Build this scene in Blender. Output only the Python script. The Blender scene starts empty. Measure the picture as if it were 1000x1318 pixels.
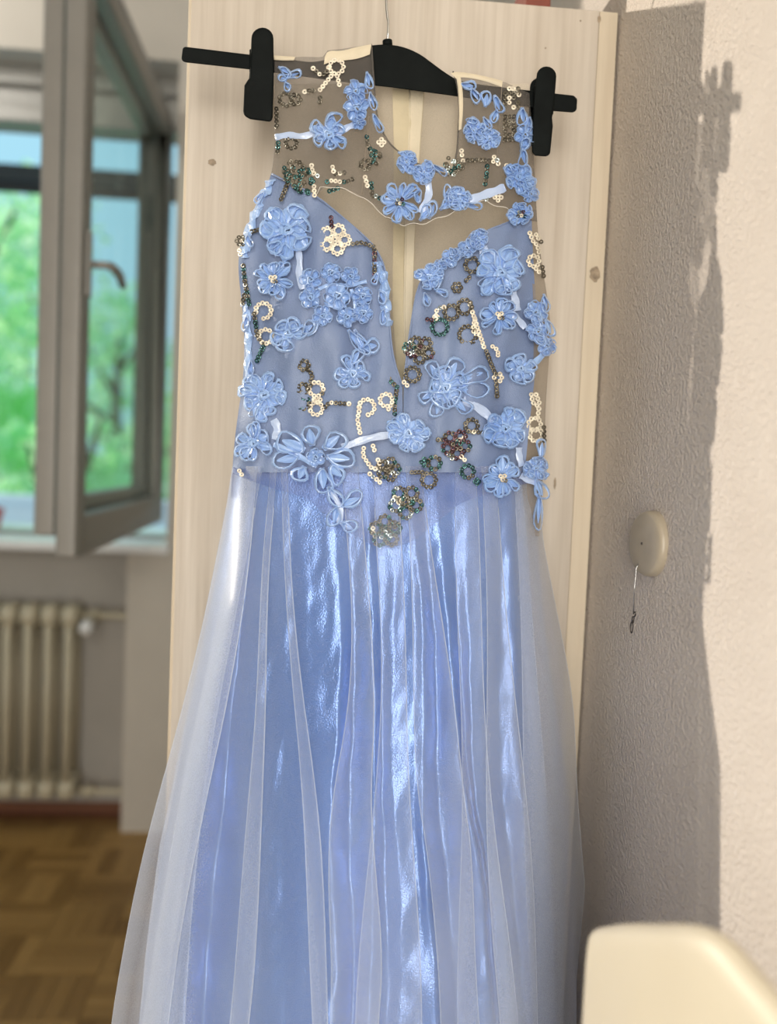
import bpy, bmesh, random
from math import sin, cos, pi, radians, sqrt, atan2, exp, floor, tan
from mathutils import Vector

random.seed(7)
scene = bpy.context.scene
COL = scene.collection

# ------------------------------------------------------------------ camera
F_PX, EYE = 1150.0, 1.16
YAW, PITCH, ROLL = radians(4.9), radians(3.2), radians(2.4)
CAM = Vector((0, 0, EYE))
c_f = Vector((sin(YAW) * cos(PITCH), cos(YAW) * cos(PITCH), -sin(PITCH)))
_r0 = Vector((cos(YAW), -sin(YAW), 0)); _u0 = _r0.cross(c_f)
c_r = cos(ROLL) * _r0 + sin(ROLL) * _u0
c_u = -sin(ROLL) * _r0 + cos(ROLL) * _u0
cam_d = bpy.data.cameras.new('camera'); cam = bpy.data.objects.new('camera', cam_d)
COL.objects.link(cam); scene.camera = cam
from mathutils import Matrix, noise as mnoise
cam.matrix_world = Matrix(((c_r.x, c_u.x, -c_f.x, 0), (c_r.y, c_u.y, -c_f.y, 0), (c_r.z, c_u.z, -c_f.z, EYE), (0, 0, 0, 1)))
cam_d.sensor_fit = 'VERTICAL'; cam_d.sensor_height = 36.0
cam_d.lens = F_PX / 1318.0 * 36.0
cam_d.clip_start = 0.02
cam_d.dof.use_dof = True
cam_d.dof.focus_distance = 0.855
cam_d.dof.aperture_fstop = 2.3
cam_d.dof.aperture_blades = 0

# ------------------------------------------------------------------ sky, sun, fill lights, exposure
world = bpy.data.worlds.new('sky'); scene.world = world; world.use_nodes = True
bg = world.node_tree.nodes['Background']
bg.inputs[0].default_value = (0.42, 0.77, 0.94, 1); bg.inputs[1].default_value = 1.0

sun_d = bpy.data.lights.new('sun', 'SUN'); sun_d.energy = 2.9; sun_d.angle = radians(0.6)
sun_d.color = (1.0, 0.90, 0.76)
sun = bpy.data.objects.new('sun', sun_d); COL.objects.link(sun)
SUN = Vector((1.0, -0.49, -0.215))
sun.rotation_euler = SUN.to_track_quat('-Z', 'Y').to_euler(); sun.location = (-6, 5, 4)

def area(name, loc, target, sx, sy, power, color):
    d = bpy.data.lights.new(name, 'AREA'); d.shape = 'RECTANGLE'; d.size = sx; d.size_y = sy
    d.energy = power; d.color = color
    o = bpy.data.objects.new(name, d); COL.objects.link(o); o.location = loc
    o.rotation_euler = (Vector(target) - Vector(loc)).to_track_quat('-Z', 'Y').to_euler()
    return o
area('rear_daylight_fill', (-0.25, -1.75, 1.25), (0.1, 0.9, 1.1), 0.8, 2.2, 60, (1.0, 0.94, 0.85))  # added fill behind the camera, standing in for daylight from an unseen window
area('upper_wall_fill', (-1.35, 2.0, 2.55), (-1.15, 2.72, 2.35), 0.35, 0.35, 8.5, (1.0, 0.95, 0.86))  # added fill that brightens the upper back wall, not a fixture

scene.view_settings.view_transform = 'Standard'
scene.view_settings.look = 'None'
scene.view_settings.exposure = 0.0
scene.view_settings.gamma = 1.0
scene.view_settings.use_curve_mapping = False
scene.cycles.max_bounces = 10
scene.cycles.transparent_max_bounces = 24
scene.cycles.sample_clamp_indirect = 6.0

# ------------------------------------------------------------------ placing helpers
def ray(px, py):
    return c_f + c_r * ((px - 500) / F_PX) - c_u * ((py - 659) / F_PX)
def at_y(px, py, Y):
    d = ray(px, py); return CAM + d * (Y / d.y)
def at_x(px, py, X):
    d = ray(px, py); return CAM + d * (X / d.x)

def interp(pts, y):
    """pts: [(x, y)...] sorted by y -> x at y, extrapolating with the end slopes"""
    if len(pts) == 1: return pts[0][0]
    if y <= pts[0][1]: a, b = pts[0], pts[1]
    elif y >= pts[-1][1]: a, b = pts[-2], pts[-1]
    else:
        for a, b in zip(pts, pts[1:]):
            if a[1] <= y <= b[1]: break
    t = (y - a[1]) / (b[1] - a[1]) if b[1] != a[1] else 0
    return a[0] + (b[0] - a[0]) * t

def smooth_pts(pts, n=3):
    for _ in range(n):
        q = [pts[0]]
        for a, b in zip(pts, pts[1:]):
            q.append((a[0] * .75 + b[0] * .25, a[1] * .75 + b[1] * .25))
            q.append((a[0] * .25 + b[0] * .75, a[1] * .25 + b[1] * .75))
        q.append(pts[-1]); pts = q
    return pts

# ------------------------------------------------------------------ object helpers
class MB:
    """collects vertices and faces for ONE mesh object"""
    def __init__(s): s.v = []; s.f = []; s.m = []; s.smooth = True
    def add(s, vs, fs, mi=0):
        o = len(s.v); s.v += [tuple(v) for v in vs]
        for f in fs: s.f.append(tuple(i + o for i in f)); s.m.append(mi)
    def grid(s, rows, mi=0, close=False):
        nc = len(rows[0]); fs = []
        for j in range(len(rows) - 1):
            for i in range(nc - (0 if close else 1)):
                i2 = (i + 1) % nc
                fs.append((j * nc + i, (j + 1) * nc + i, (j + 1) * nc + i2, j * nc + i2))
        s.add([p for r in rows for p in r], fs, mi)
    def box(s, a, b, mi=0):
        x0, y0, z0 = a; x1, y1, z1 = b
        s.add([(x0,y0,z0),(x1,y0,z0),(x1,y1,z0),(x0,y1,z0),(x0,y0,z1),(x1,y0,z1),(x1,y1,z1),(x0,y1,z1)],
              [(0,3,2,1),(4,5,6,7),(0,1,5,4),(1,2,6,5),(2,3,7,6),(3,0,4,7)], mi)
    def tube(s, pts, r, n=8, mi=0, cap=True, closed=False):
        pts = [Vector(p) for p in pts]; rows = []
        up = Vector((0.12, 0.31, 0.94))
        for i, p in enumerate(pts):
            if closed: t = pts[(i + 1) % len(pts)] - pts[i - 1]
            else: t = pts[min(i + 1, len(pts) - 1)] - pts[max(i - 1, 0)]
            t.normalize(); a = t.cross(up)
            if a.length < .05: a = t.cross(Vector((1, 0, 0)))
            a.normalize(); b = t.cross(a)
            rr = r[i] if isinstance(r, (list, tuple)) else r
            rows.append([p + (a * cos(2*pi*k/n) + b * sin(2*pi*k/n)) * rr for k in range(n)])
        if closed: rows.append(rows[0])
        s.grid(rows, mi, close=True)
        if cap and not closed:
            o = len(s.v); s.add(rows[0], [tuple(range(n))], mi); s.add(rows[-1], [tuple(reversed(range(n)))], mi)
    def lathe(s, prof, M, n=32, mi=0):
        rows = []
        for r, h in prof:
            rows.append([M @ Vector((r * cos(2*pi*k/n), r * sin(2*pi*k/n), h)) for k in range(n)])
        s.grid(rows, mi, close=True)
    def prism(s, outline, to3d, d0, d1, mi=0):
        n = len(outline)
        vs = [to3d(x, y, d0) for x, y in outline] + [to3d(x, y, d1) for x, y in outline]
        fs = [tuple(range(n)), tuple(reversed(range(n, 2 * n)))]
        for i in range(n): fs.append((i, i + n, (i + 1) % n + n, (i + 1) % n))
        s.add(vs, fs, mi)
    def build(s, name, mats, parent=None, bevel=0, seg=2, smooth=None, solidify=0, fix=True):
        me = bpy.data.meshes.new(name); me.from_pydata(s.v, [], s.f); me.update()
        if not isinstance(mats, (list, tuple)): mats = [mats]
        for m in mats: me.materials.append(m)
        if len(mats) > 1:
            for p, mi in zip(me.polygons, s.m): p.material_index = mi
        sm = s.smooth if smooth is None else smooth
        for p in me.polygons: p.use_smooth = sm
        if fix:
            bm = bmesh.new(); bm.from_mesh(me)
            bmesh.ops.remove_doubles(bm, verts=bm.verts, dist=1e-6)
            bmesh.ops.recalc_face_normals(bm, faces=bm.faces); bm.to_mesh(me); bm.free()
        o = bpy.data.objects.new(name, me); COL.objects.link(o)
        if parent: o.parent = parent
        if bevel:
            b = o.modifiers.new('bevel', 'BEVEL'); b.width = bevel; b.segments = seg; b.limit_method = 'ANGLE'
            b.angle_limit = radians(40)
            if smooth is None:
                for p in me.polygons: p.use_smooth = True
                w = o.modifiers.new('normals', 'WEIGHTED_NORMAL'); w.keep_sharp = True
        if solidify:
            d = o.modifiers.new('thick', 'SOLIDIFY'); d.thickness = solidify; d.offset = 0
        return o

def tag(o, label=None, cat=None, group=None, kind=None):
    if label: o['label'] = label
    if cat: o['category'] = cat
    if group: o['group'] = group
    if kind: o['kind'] = kind
    return o
def empty(name, loc=(0, 0, 0)):
    o = bpy.data.objects.new(name, None); COL.objects.link(o); o.location = loc
    o.empty_display_size = .05
    return o
def thing(name, label, cat, group=None):
    return tag(empty(name), label, cat, group)

# ------------------------------------------------------------------ materials
def mat(name):
    m = bpy.data.materials.new(name); m.use_nodes = True
    nt = m.node_tree; return m, nt, nt.nodes['Principled BSDF'], nt.nodes['Material Output']
def N(nt, typ, **kw):
    n = nt.nodes.new(typ)
    for k, v in kw.items():
        if k.startswith('i_'):
            key = k[2:]; key = int(key) if key.isdigit() else key
            n.inputs[key].default_value = v
        else: setattr(n, k, v)
    return n
def coords(nt, scale=(1, 1, 1), loc=(0, 0, 0)):
    tc = N(nt, 'ShaderNodeTexCoord'); mp = N(nt, 'ShaderNodeMapping')
    mp.inputs['Scale'].default_value = scale; mp.inputs['Location'].default_value = loc
    nt.links.new(tc.outputs['Object'], mp.inputs[0]); return mp.outputs[0]
def noise(nt, vec, scale, detail=4, rough=.55):
    n = N(nt, 'ShaderNodeTexNoise'); n.inputs['Scale'].default_value = scale
    n.inputs['Detail'].default_value = detail; n.inputs['Roughness'].default_value = rough
    nt.links.new(vec, n.inputs['Vector']); return n.outputs['Fac']
def ramp(nt, fac, stops):
    r = N(nt, 'ShaderNodeValToRGB'); e = r.color_ramp.elements
    while len(e) < len(stops): e.new(.5)
    for el, (p, c) in zip(e, stops): el.position = p; el.color = (*c, 1)
    nt.links.new(fac, r.inputs[0]); return r.outputs[0]
def bump(nt, h, strength, dist, normal_in):
    b = N(nt, 'ShaderNodeBump'); b.inputs['Strength'].default_value = strength; b.inputs['Distance'].default_value = dist
    nt.links.new(h, b.inputs['Height']); nt.links.new(b.outputs[0], normal_in); return b
def mixc(nt, fac, a, b, mode='MIX'):
    m = N(nt, 'ShaderNodeMix', data_type='RGBA', blend_type=mode)
    for sock, val in ((m.inputs[0], fac), (m.inputs[6], a), (m.inputs[7], b)):
        if isinstance(val, (int, float)): sock.default_value = val
        elif isinstance(val, tuple): sock.default_value = (*val, 1)
        else: nt.links.new(val, sock)
    return m.outputs[2]
def plain(name, col, rough=.5, metal=0, spec=.5, var=.06, scale=40, bmp=0, bscale=400):
    m, nt, p, out = mat(name); v = coords(nt)
    f = noise(nt, v, scale)
    c = ramp(nt, f, [(.3, tuple(x * (1 - var) for x in col)), (.7, tuple(min(1, x * (1 + var)) for x in col))])
    nt.links.new(c, p.inputs['Base Color'])
    p.inputs['Roughness'].default_value = rough; p.inputs['Metallic'].default_value = metal
    p.inputs['Specular IOR Level'].default_value = spec
    if bmp: bump(nt, noise(nt, v, bscale, 3), bmp, .001, p.inputs['Normal'])
    return m
def srgb(r, g, b):
    f = lambda c: (c / 255 / 12.92) if c <= 10.31 else ((c / 255 + .055) / 1.055) ** 2.4
    return (f(r), f(g), f(b))

M = {}
# plaster with a coarse wood-chip relief
m, nt, p, out = mat('rough_plaster'); v = coords(nt)
big = noise(nt, v, 9, 3)
nt.links.new(ramp(nt, big, [(.3, (.79, .71, .635)), (.7, (.83, .755, .68))]), p.inputs['Base Color'])
p.inputs['Roughness'].default_value = .75; p.inputs['Specular IOR Level'].default_value = .25
n1 = noise(nt, v, 240, 3, .6); n2 = noise(nt, v, 560, 2, .5)
hm = N(nt, 'ShaderNodeMath', operation='MULTIPLY_ADD'); hm.inputs[1].default_value = .45
nt.links.new(n2, hm.inputs[0]); nt.links.new(ramp(nt, n1, [(.36, (0, 0, 0)), (.62, (1, 1, 1))]), hm.inputs[2])
bump(nt, hm.outputs[0], .9, .0022, p.inputs['Normal']); M['plaster'] = m
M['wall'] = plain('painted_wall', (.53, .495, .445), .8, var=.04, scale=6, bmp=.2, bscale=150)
M['niche'] = plain('shaded_niche_wall', (.42, .40, .37), .8, var=.05, scale=6, bmp=.2, bscale=150)  # recess shade put into the colour: darker copy of the wall paint
M['ceiling'] = plain('white_ceiling', (.78, .76, .72), .9, var=.03)
M['frame'] = plain('painted_window_frame', (.30, .292, .272), .35, var=.04, scale=8)
M['frame_edge'] = plain('dark_rubber_seal', (.10, .11, .10), .6)
M['sill'] = plain('white_sill', (.80, .82, .84), .3, var=.04)
M['radiator'] = plain('cream_radiator_enamel', (.52, .475, .36), .35, var=.05, scale=20)
M['black'] = plain('black_plastic', (.0075, .0095, .0095), .5, spec=.05, var=.2, scale=60, bmp=.05, bscale=900)
M['steel'] = plain('polished_steel', (.62, .62, .60), .22, metal=1)
M['iron'] = plain('dark_wire', (.10, .09, .085), .4, metal=.8)
M['ivory'] = plain('ivory_plastic', (.42, .365, .28), .32, var=.05, scale=60)
M['leather'] = None

# whitewashed pine
def pine(name, c0, c1, streak, seed):
    m, nt, p, out = mat(name); v = coords(nt, (1, 1, .035), (seed, seed * 2, seed))
    g = noise(nt, v, 70, 5, .6); v2 = coords(nt, (1, 1, .12), (seed * 3, 0, seed)); g2 = noise(nt, v2, 12, 4, .6)
    base = ramp(nt, g, [(.28, c0), (.66, c1)])
    st = ramp(nt, g2, [(.30, (1, 1, 1)), (.42, (0, 0, 0))])
    g3 = noise(nt, coords(nt, (1, 1, .05), (seed, 3, 1)), 210, 3, .7)
    base = mixc(nt, st, base, mixc(nt, g3, base, streak))
    pat = noise(nt, coords(nt, (1, 1, .5), (seed + 4, 0, 2)), 4.5, 3)
    base = mixc(nt, ramp(nt, pat, [(.42, (0, 0, 0)), (.62, (.30, .30, .30))]), base, tuple(x * .80 for x in c0))
    nt.links.new(base, p.inputs['Base Color']); p.inputs['Roughness'].default_value = .6
    p.inputs['Specular IOR Level'].default_value = .3
    bump(nt, g3, .25, .0006, p.inputs['Normal']); return m
M['pine'] = pine('whitewashed_pine', (.50, .435, .36), (.68, .62, .54), (.40, .36, .31), 1.3)
M['pine_raw'] = pine('raw_pine_edge', (.60, .51, .39), (.70, .62, .49), (.48, .40, .30), 5.1)
M['knot'] = plain('pine_knot', (.30, .235, .165), .6, var=.35, scale=180)
# parquet
def oak(name, a, b, s):
    m, nt, p, out = mat(name)
    tc = N(nt, 'ShaderNodeTexCoord'); oi = N(nt, 'ShaderNodeObjectInfo')
    mp = N(nt, 'ShaderNodeMapping'); mp.inputs['Scale'].default_value = s
    nt.links.new(tc.outputs['Object'], mp.inputs[0])
    g = noise(nt, mp.outputs[0], 60, 4)
    mx = N(nt, 'ShaderNodeMath', operation='MULTIPLY_ADD'); mx.inputs[1].default_value = .4
    nt.links.new(g, mx.inputs[0])
    m2 = N(nt, 'ShaderNodeMath', operation='MULTIPLY'); m2.inputs[1].default_value = .6
    nt.links.new(oi.outputs['Random'], m2.inputs[0]); nt.links.new(m2.outputs[0], mx.inputs[2])
    nt.links.new(ramp(nt, mx.outputs[0], [(.12, a), (.85, b)]), p.inputs['Base Color'])
    p.inputs['Roughness'].default_value = .42; return m
M['oak_x'] = oak('oak_strip_across', (.17, .085, .016), (.38, .225, .07), (.12, 1, 1))
M['oak_y'] = oak('oak_strip_along', (.17, .085, .016), (.38, .225, .07), (1, .12, 1))
M['oak_base'] = plain('parquet_joint', (.06, .033, .014), .7)
M['redwood'] = plain('reddish_skirting', (.16, .062, .03), .5)

# clear window glass: transparent with a faint green tint plus fresnel reflection
m, nt, p, out = mat('window_glass'); nt.nodes.remove(p)
tr = N(nt, 'ShaderNodeBsdfTransparent'); tr.inputs[0].default_value = (.955, .985, .975, 1)
gl = N(nt, 'ShaderNodeBsdfGlossy'); gl.inputs['Roughness'].default_value = .02
fr = N(nt, 'ShaderNodeLayerWeight'); fr.inputs[0].default_value = .5
mx = N(nt, 'ShaderNodeMixShader'); pw = N(nt, 'ShaderNodeMath', operation='POWER'); pw.inputs[1].default_value = 4; nt.links.new(fr.outputs['Facing'], pw.inputs[0])
ms = N(nt, 'ShaderNodeMath', operation='MULTIPLY_ADD'); ms.inputs[1].default_value = .12; ms.inputs[2].default_value = .02; nt.links.new(pw.outputs[0], ms.inputs[0])
nt.links.new(ms.outputs[0], mx.inputs[0]); nt.links.new(tr.outputs[0], mx.inputs[1]); nt.links.new(gl.outputs[0], mx.inputs[2])
nt.links.new(mx.outputs[0], out.inputs[0]); M['glass'] = m

# leaves
def leafmat(name, a, b):
    m, nt, p, out = mat(name); v = coords(nt); f = noise(nt, v, 1.6, 3)
    c = ramp(nt, f, [(.35, a), (.65, b)])
    nt.links.new(c, p.inputs['Base Color']); p.inputs['Roughness'].default_value = .5
    tl = N(nt, 'ShaderNodeBsdfTranslucent'); nt.links.new(c, tl.inputs[0])
    mx = N(nt, 'ShaderNodeMixShader'); mx.inputs[0].default_value = .72
    nt.links.new(p.outputs[0], mx.inputs[1]); nt.links.new(tl.outputs[0], mx.inputs[2]); nt.links.new(mx.outputs[0], out.inputs[0])
    return m
M['leaf_a'] = leafmat('light_leaves', (.58, .93, .50), (.82, .98, .72))
M['leaf_b'] = leafmat('dark_leaves', (.46, .82, .46), (.72, .95, .66))
M['bark'] = plain('bark', (.12, .09, .06), .9)
M['grass'] = plain('lawn', (.12, .22, .07), .9, var=.3, scale=3)
M['parapet'] = plain('pale_render', (.74, .78, .84), .8)
M['dark_bar'] = plain('dark_bar_paint', (.035, .045, .055), .6)
M['red'] = plain('red_glaze', (.45, .07, .05), .4)
M['brown_card'] = plain('dark_red_card', (.22, .06, .04), .7)

# fabrics -----------------------------------------------------------
def satin(name, a, b, rough, spec, weave=1600, bs=.35, sheen=.3, glint=.0):
    m, nt, p, out = mat(name); v = coords(nt)
    f = noise(nt, coords(nt, (1, 1, .25)), 14, 3)
    nt.links.new(ramp(nt, f, [(.3, a), (.7, b)]), p.inputs['Base Color'])
    p.inputs['Roughness'].default_value = rough; p.inputs['Specular IOR Level'].default_value = spec
    p.inputs['Sheen Weight'].default_value = sheen; p.inputs['Sheen Roughness'].default_value = .4
    w = noise(nt, v, weave, 1, .5)
    bump(nt, w, bs, .0004, p.inputs['Normal'])
    return m
M['satin'] = satin('blue_satin', (.08, .20, .54), (.12, .255, .61), .25, 1.0, 700, 1.0, .1)
M['satin'].node_tree.nodes['Principled BSDF'].inputs['Metallic'].default_value = .45
M['satin'].node_tree.nodes['Principled BSDF'].inputs['Coat Weight'].default_value = .38
M['satin'].node_tree.nodes['Principled BSDF'].inputs['Coat Roughness'].default_value = .26
M['satin'].node_tree.nodes['Principled BSDF'].inputs['Coat IOR'].default_value = 1.7
M['cup'] = satin('blue_bodice_fabric', (.16, .225, .40), (.22, .295, .475), .5, .5, 900, .9, .5)
M['ribbon'] = satin('blue_organza_ribbon', (.23, .41, .79), (.42, .60, .93), .28, .9, 500, .6, .3)
M['ribbon_pale'] = satin('pale_blue_ribbon', (.40, .53, .82), (.58, .70, .92), .28, .9, 500, .6, .3)

def sheer(name, col, alpha, edge=.25, rough=.5, tl=.4, weave=None, transp=(1, 1, 1)):
    """fine see-through cloth: threads scatter, gaps let light straight through; denser seen edge-on"""
    m, nt, p, out = mat(name)
    p.inputs['Base Color'].default_value = (*col, 1); p.inputs['Roughness'].default_value = rough
    p.inputs['Sheen Weight'].default_value = .3
    t = N(nt, 'ShaderNodeBsdfTranslucent'); t.inputs[0].default_value = (*col, 1)
    a = N(nt, 'ShaderNodeMixShader'); a.inputs[0].default_value = tl
    nt.links.new(p.outputs[0], a.inputs[1]); nt.links.new(t.outputs[0], a.inputs[2])
    tr = N(nt, 'ShaderNodeBsdfTransparent'); tr.inputs[0].default_value = (*transp, 1)
    lw = N(nt, 'ShaderNodeLayerWeight'); lw.inputs[0].default_value = .35
    ma = N(nt, 'ShaderNodeMath', operation='MULTIPLY_ADD'); ma.inputs[1].default_value = edge; ma.inputs[2].default_value = alpha
    nt.links.new(lw.outputs['Facing'], ma.inputs[0])
    fac = ma.outputs[0]
    if weave:
        w = noise(nt, coords(nt), weave, 2, .6)
        mm = N(nt, 'ShaderNodeMath', operation='MULTIPLY_ADD'); mm.inputs[1].default_value = .35; nt.links.new(w, mm.inputs[0])
        ad = N(nt, 'ShaderNodeMath', operation='ADD'); ad.inputs[1].default_value = -.175
        nt.links.new(fac, mm.inputs[2]); nt.links.new(mm.outputs[0], ad.inputs[0]); fac = ad.outputs[0]
    x = N(nt, 'ShaderNodeMixShader'); nt.links.new(fac, x.inputs[0]); nt.links.new(tr.outputs[0], x.inputs[1]); nt.links.new(a.outputs[0], x.inputs[2])
    nt.links.new(x.outputs[0], out.inputs[0]); return m
M['tulle'] = sheer('white_blue_organza', (.76, .82, .92), .05, .95, .35, .45, 900)
M['pleat'] = sheer('organza_fold_edge', (.84, .89, .97), .42, .3, .35, .4)
M['yoke'] = sheer('grey_nude_mesh', (.20, .18, .16), .50, .3, .6, .3, 1500)
M['nude'] = sheer('beige_back_mesh', (.84, .75, .60), .62, .3, .6, .3, 1500)
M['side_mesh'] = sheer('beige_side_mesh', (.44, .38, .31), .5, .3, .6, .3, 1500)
M['overlay'] = sheer('blue_mesh_overlay', (.19, .265, .56), .36, .3, .5, .3, 1200)
M['facing'] = plain('cream_facing', (.72, .64, .48), .6, bmp=.3)
M['zip'] = plain('cream_zip_tape', (.62, .54, .37), .65, bmp=.4)
M['thread'] = plain('white_thread', (.75, .72, .66), .5)
def sequin(name, col, rough, metal):
    m, nt, p, out = mat(name)
    p.inputs['Base Color'].default_value = (*col, 1); p.inputs['Roughness'].default_value = rough; p.inputs['Metallic'].default_value = metal
    f = noise(nt, coords(nt), 260, 1)
    nt.links.new(ramp(nt, f, [(.35, tuple(x * .75 for x in col)), (.65, tuple(min(1, x * 1.15) for x in col))]), p.inputs['Base Color'])
    return m
M['sq_c'] = sequin('lit_cream_sequin', (.90, .82, .68), .35, .15)  # light caught by face-on sequins put into colour; darker classes for dim reflections
M['sq_t'] = sequin('dim_taupe_sequin', (.19, .175, .14), .3, .75)
M['sq_d'] = sequin('dim_teal_sequin', (.07, .17, .17), .2, .85)
M['sq_s'] = sequin('silver_sequin', (.65, .75, .76), .15, .9)
M['sq_p'] = sequin('plum_sequin', (.13, .07, .085), .25, .8)
SEQ = [M['sq_c'], M['sq_t'], M['sq_d'], M['sq_s'], M['sq_p']]

m, nt, p, out = mat('cream_leather'); v = coords(nt)
nt.links.new(ramp(nt, noise(nt, v, 7, 2), [(.3, (.63, .565, .435)), (.7, (.66, .60, .47))]), p.inputs['Base Color'])
p.inputs['Roughness'].default_value = .42
vo = N(nt, 'ShaderNodeTexVoronoi'); vo.inputs['Scale'].default_value = 900; nt.links.new(v, vo.inputs['Vector'])
bump(nt, vo.outputs['Distance'], .12, .0006, p.inputs['Normal']); M['leather'] = m

# ------------------------------------------------------------------ the room
WR, WL, YB, YN, CEIL, YREAR = 0.312, -2.6, 2.72, 2.874, 2.62, -1.9
def struct(name, mb, material, **kw):
    kw.setdefault('smooth', False)
    return tag(mb.build(name, material, **kw), kind='structure')

b = MB(); b.box((WR, YREAR, 0), (WR + .12, 3.07, CEIL)); struct('wall_right', b, M['plaster'])
b = MB(); b.box((WL - .3, YREAR, CEIL), (WR + .12, 3.07, CEIL + .1)); struct('ceiling', b, M['ceiling'])
OL, OR_, SZ, HZ = -1.75, -0.432, 0.885, 2.30
for a_, c_ in (((OR_, YB, 0), (WR, 3.07, CEIL)), ((-.545, YB, 0), (OR_, YN, .858)), ((WL, YB, 0), (OL, 3.07, CEIL)), ((OL, YB, HZ), (OR_, 3.07, CEIL))):
    b = MB(); b.box(a_, c_); struct('wall_back', b, M['wall'])
b = MB(); b.box((WL - .3, YREAR - .1, 0), (WR + .12, YREAR, CEIL)); struct('wall_rear', b, M['wall'])
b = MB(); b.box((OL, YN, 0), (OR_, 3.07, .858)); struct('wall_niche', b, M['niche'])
# left wall with its own tall opening, where the evening sun comes in
b = MB(); y0, y1 = 1.5, 2.70
b.box((WL - .3, YREAR, 0), (WL, 3.07, .75)); b.box((WL - .3, YREAR, 2.5), (WL, 3.07, CEIL))
b.box((WL - .3, YREAR, .75), (WL, y0, 2.5)); b.box((WL - .3, y1, .75), (WL, 3.07, 2.5))
struct('wall_left', b, M['wall'])
# floor: a bed and single parquet strips
b = MB(); b.box((WL, YREAR, -.1), (WR + .12, 3.07, -.006)); flo = struct('floor', b, M['oak_base'])
BL, ST = .16, .04
def strip_mesh(name, along, material):
    q = MB(); g = .0006
    sx, sy = (BL, ST) if not along else (ST, BL)
    q.box((g, g, -.006), (sx - g, sy - g, 0))
    me = bpy.data.meshes.new(name); me.from_pydata(q.v, [], q.f); me.materials.append(material); return me
mx_, my_ = strip_mesh('strip_across', False, M['oak_x']), strip_mesh('strip_along', True, M['oak_y'])
stuff = MB()
X0, Y0 = -1.75, 1.325 - .16 * 3
for i in range(0, 13):
    for j in range(0, 13):
        x, y = X0 + i * BL + .035, Y0 + j * BL
        if y >= YN - .05: continue
        along = (i + j) % 2
        for k in range(4):
            px_, py_ = (x + k * ST, y) if along else (x, y + k * ST)
            if py_ > YN - .05: continue
            if 4 <= i <= 10 and j >= 4:
                o = bpy.data.objects.new('parquet_strip', my_ if along else mx_); COL.objects.link(o)
                o.location = (px_, py_, random.uniform(-.0006, .0004)); o.parent = flo
            else:
                sx, sy = (ST, BL) if along else (BL, ST)
                stuff.box((px_ + .0006, py_ + .0006, -.006), (px_ + sx - .0006, py_ + sy - .0006, 0))
tag(stuff.build('parquet_field', M['oak_x'], flo, smooth=False), kind='stuff')
b = MB(); b.box((OL, YN - .014, 0), (-.545, YN, .035)); b.box((OL, YN - .05, -.006), (-.545, YN - .014, .001))
struct('baseboard_back', b, M['redwood'])

# ------------------------------------------------------------------ window: frame, sill and the sash standing open
b = MB()
b.box((OL, 2.86, 2.14), (OR_, 2.95, HZ)); b.box((OL, 2.83, 2.245), (OR_, 2.86, HZ)); b.box((OL, 2.845, 2.14), (OR_, 2.86, 2.185))
b.box((OL, 2.86, SZ), (OL + .06, 2.95, 2.14)); b.box((OR_ - .018, 2.89, SZ), (OR_, 2.95, 2.14)); b.box((OL, 2.88, SZ), (OR_, 2.95, SZ + .012))
w1 = struct('window_1', b, M['frame'], bevel=.004)
b = MB(); b.box((OL, 2.685, .858), (OR_ + .012, 3.3, SZ)); struct('window_sill', b, M['sill'], bevel=.005)['kind'] = 'structure'

sash = thing('window_sash', 'open grey white casement sash swung into the room, double framed with glass', 'window')
YF, YH = 1.80, 2.835
def sash_frame(x0, x1, z0, z1, yf, yh, w):
    q = MB()
    q.box((x0, yf, z0), (x1, yf + w, z1)); q.box((x0, yh - w, z0), (x1, yh, z1))
    q.box((x0, yf + w, z0), (x1, yh - w, z0 + w + .012)); q.box((x0, yf + w, z1 - w), (x1, yh - w, z1))
    return q
sash_frame(-.502, -.462, .945, 2.17, YF, YH, .068).build('inner_frame', M['frame'], sash, bevel=.006)
sash_frame(-.548, -.507, .985, 2.15, YF + .012, YH - .02, .062).build('outer_frame', M['frame'], sash, bevel=.006)
sash_frame(-.5085, -.5005, .99, 2.14, YF + .010, YH - .03, .03).build('seal', M['frame_edge'], sash, smooth=False)
q = MB(); q.box((-.484, YF + .06, 1.0), (-.480, YH - .06, 2.11)); q.build('pane', M['glass'], sash, smooth=False)
q = MB(); q.box((-.530, YF + .066, 1.035), (-.526, YH - .07, 2.10)); q.build('pane', M['glass'], sash, smooth=False)
q = MB(); q.box((-.462, YF + .022, 1.46), (-.453, YF + .048, 1.59)); hp = q.build('handle_plate', M['frame'], sash, bevel=.003)
q = MB(); q.tube([(-.455, YF + .035, 1.525), (-.425, YF + .035, 1.525), (-.416, YF + .044, 1.525), (-.414, YF + .075, 1.524), (-.414, YF + .115, 1.520), (-.416, YF + .155, 1.508)], [.008, .008, .009, .0095, .0095, .008], 10)
q.build('handle', M['frame'], hp)
for z in (1.08, 1.98):
    q = MB(); q.tube([(-.478, YH + .008, z), (-.478, YH + .008, z + .09)], .008, 10); q.build('hinge', M['steel'], sash)

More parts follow.
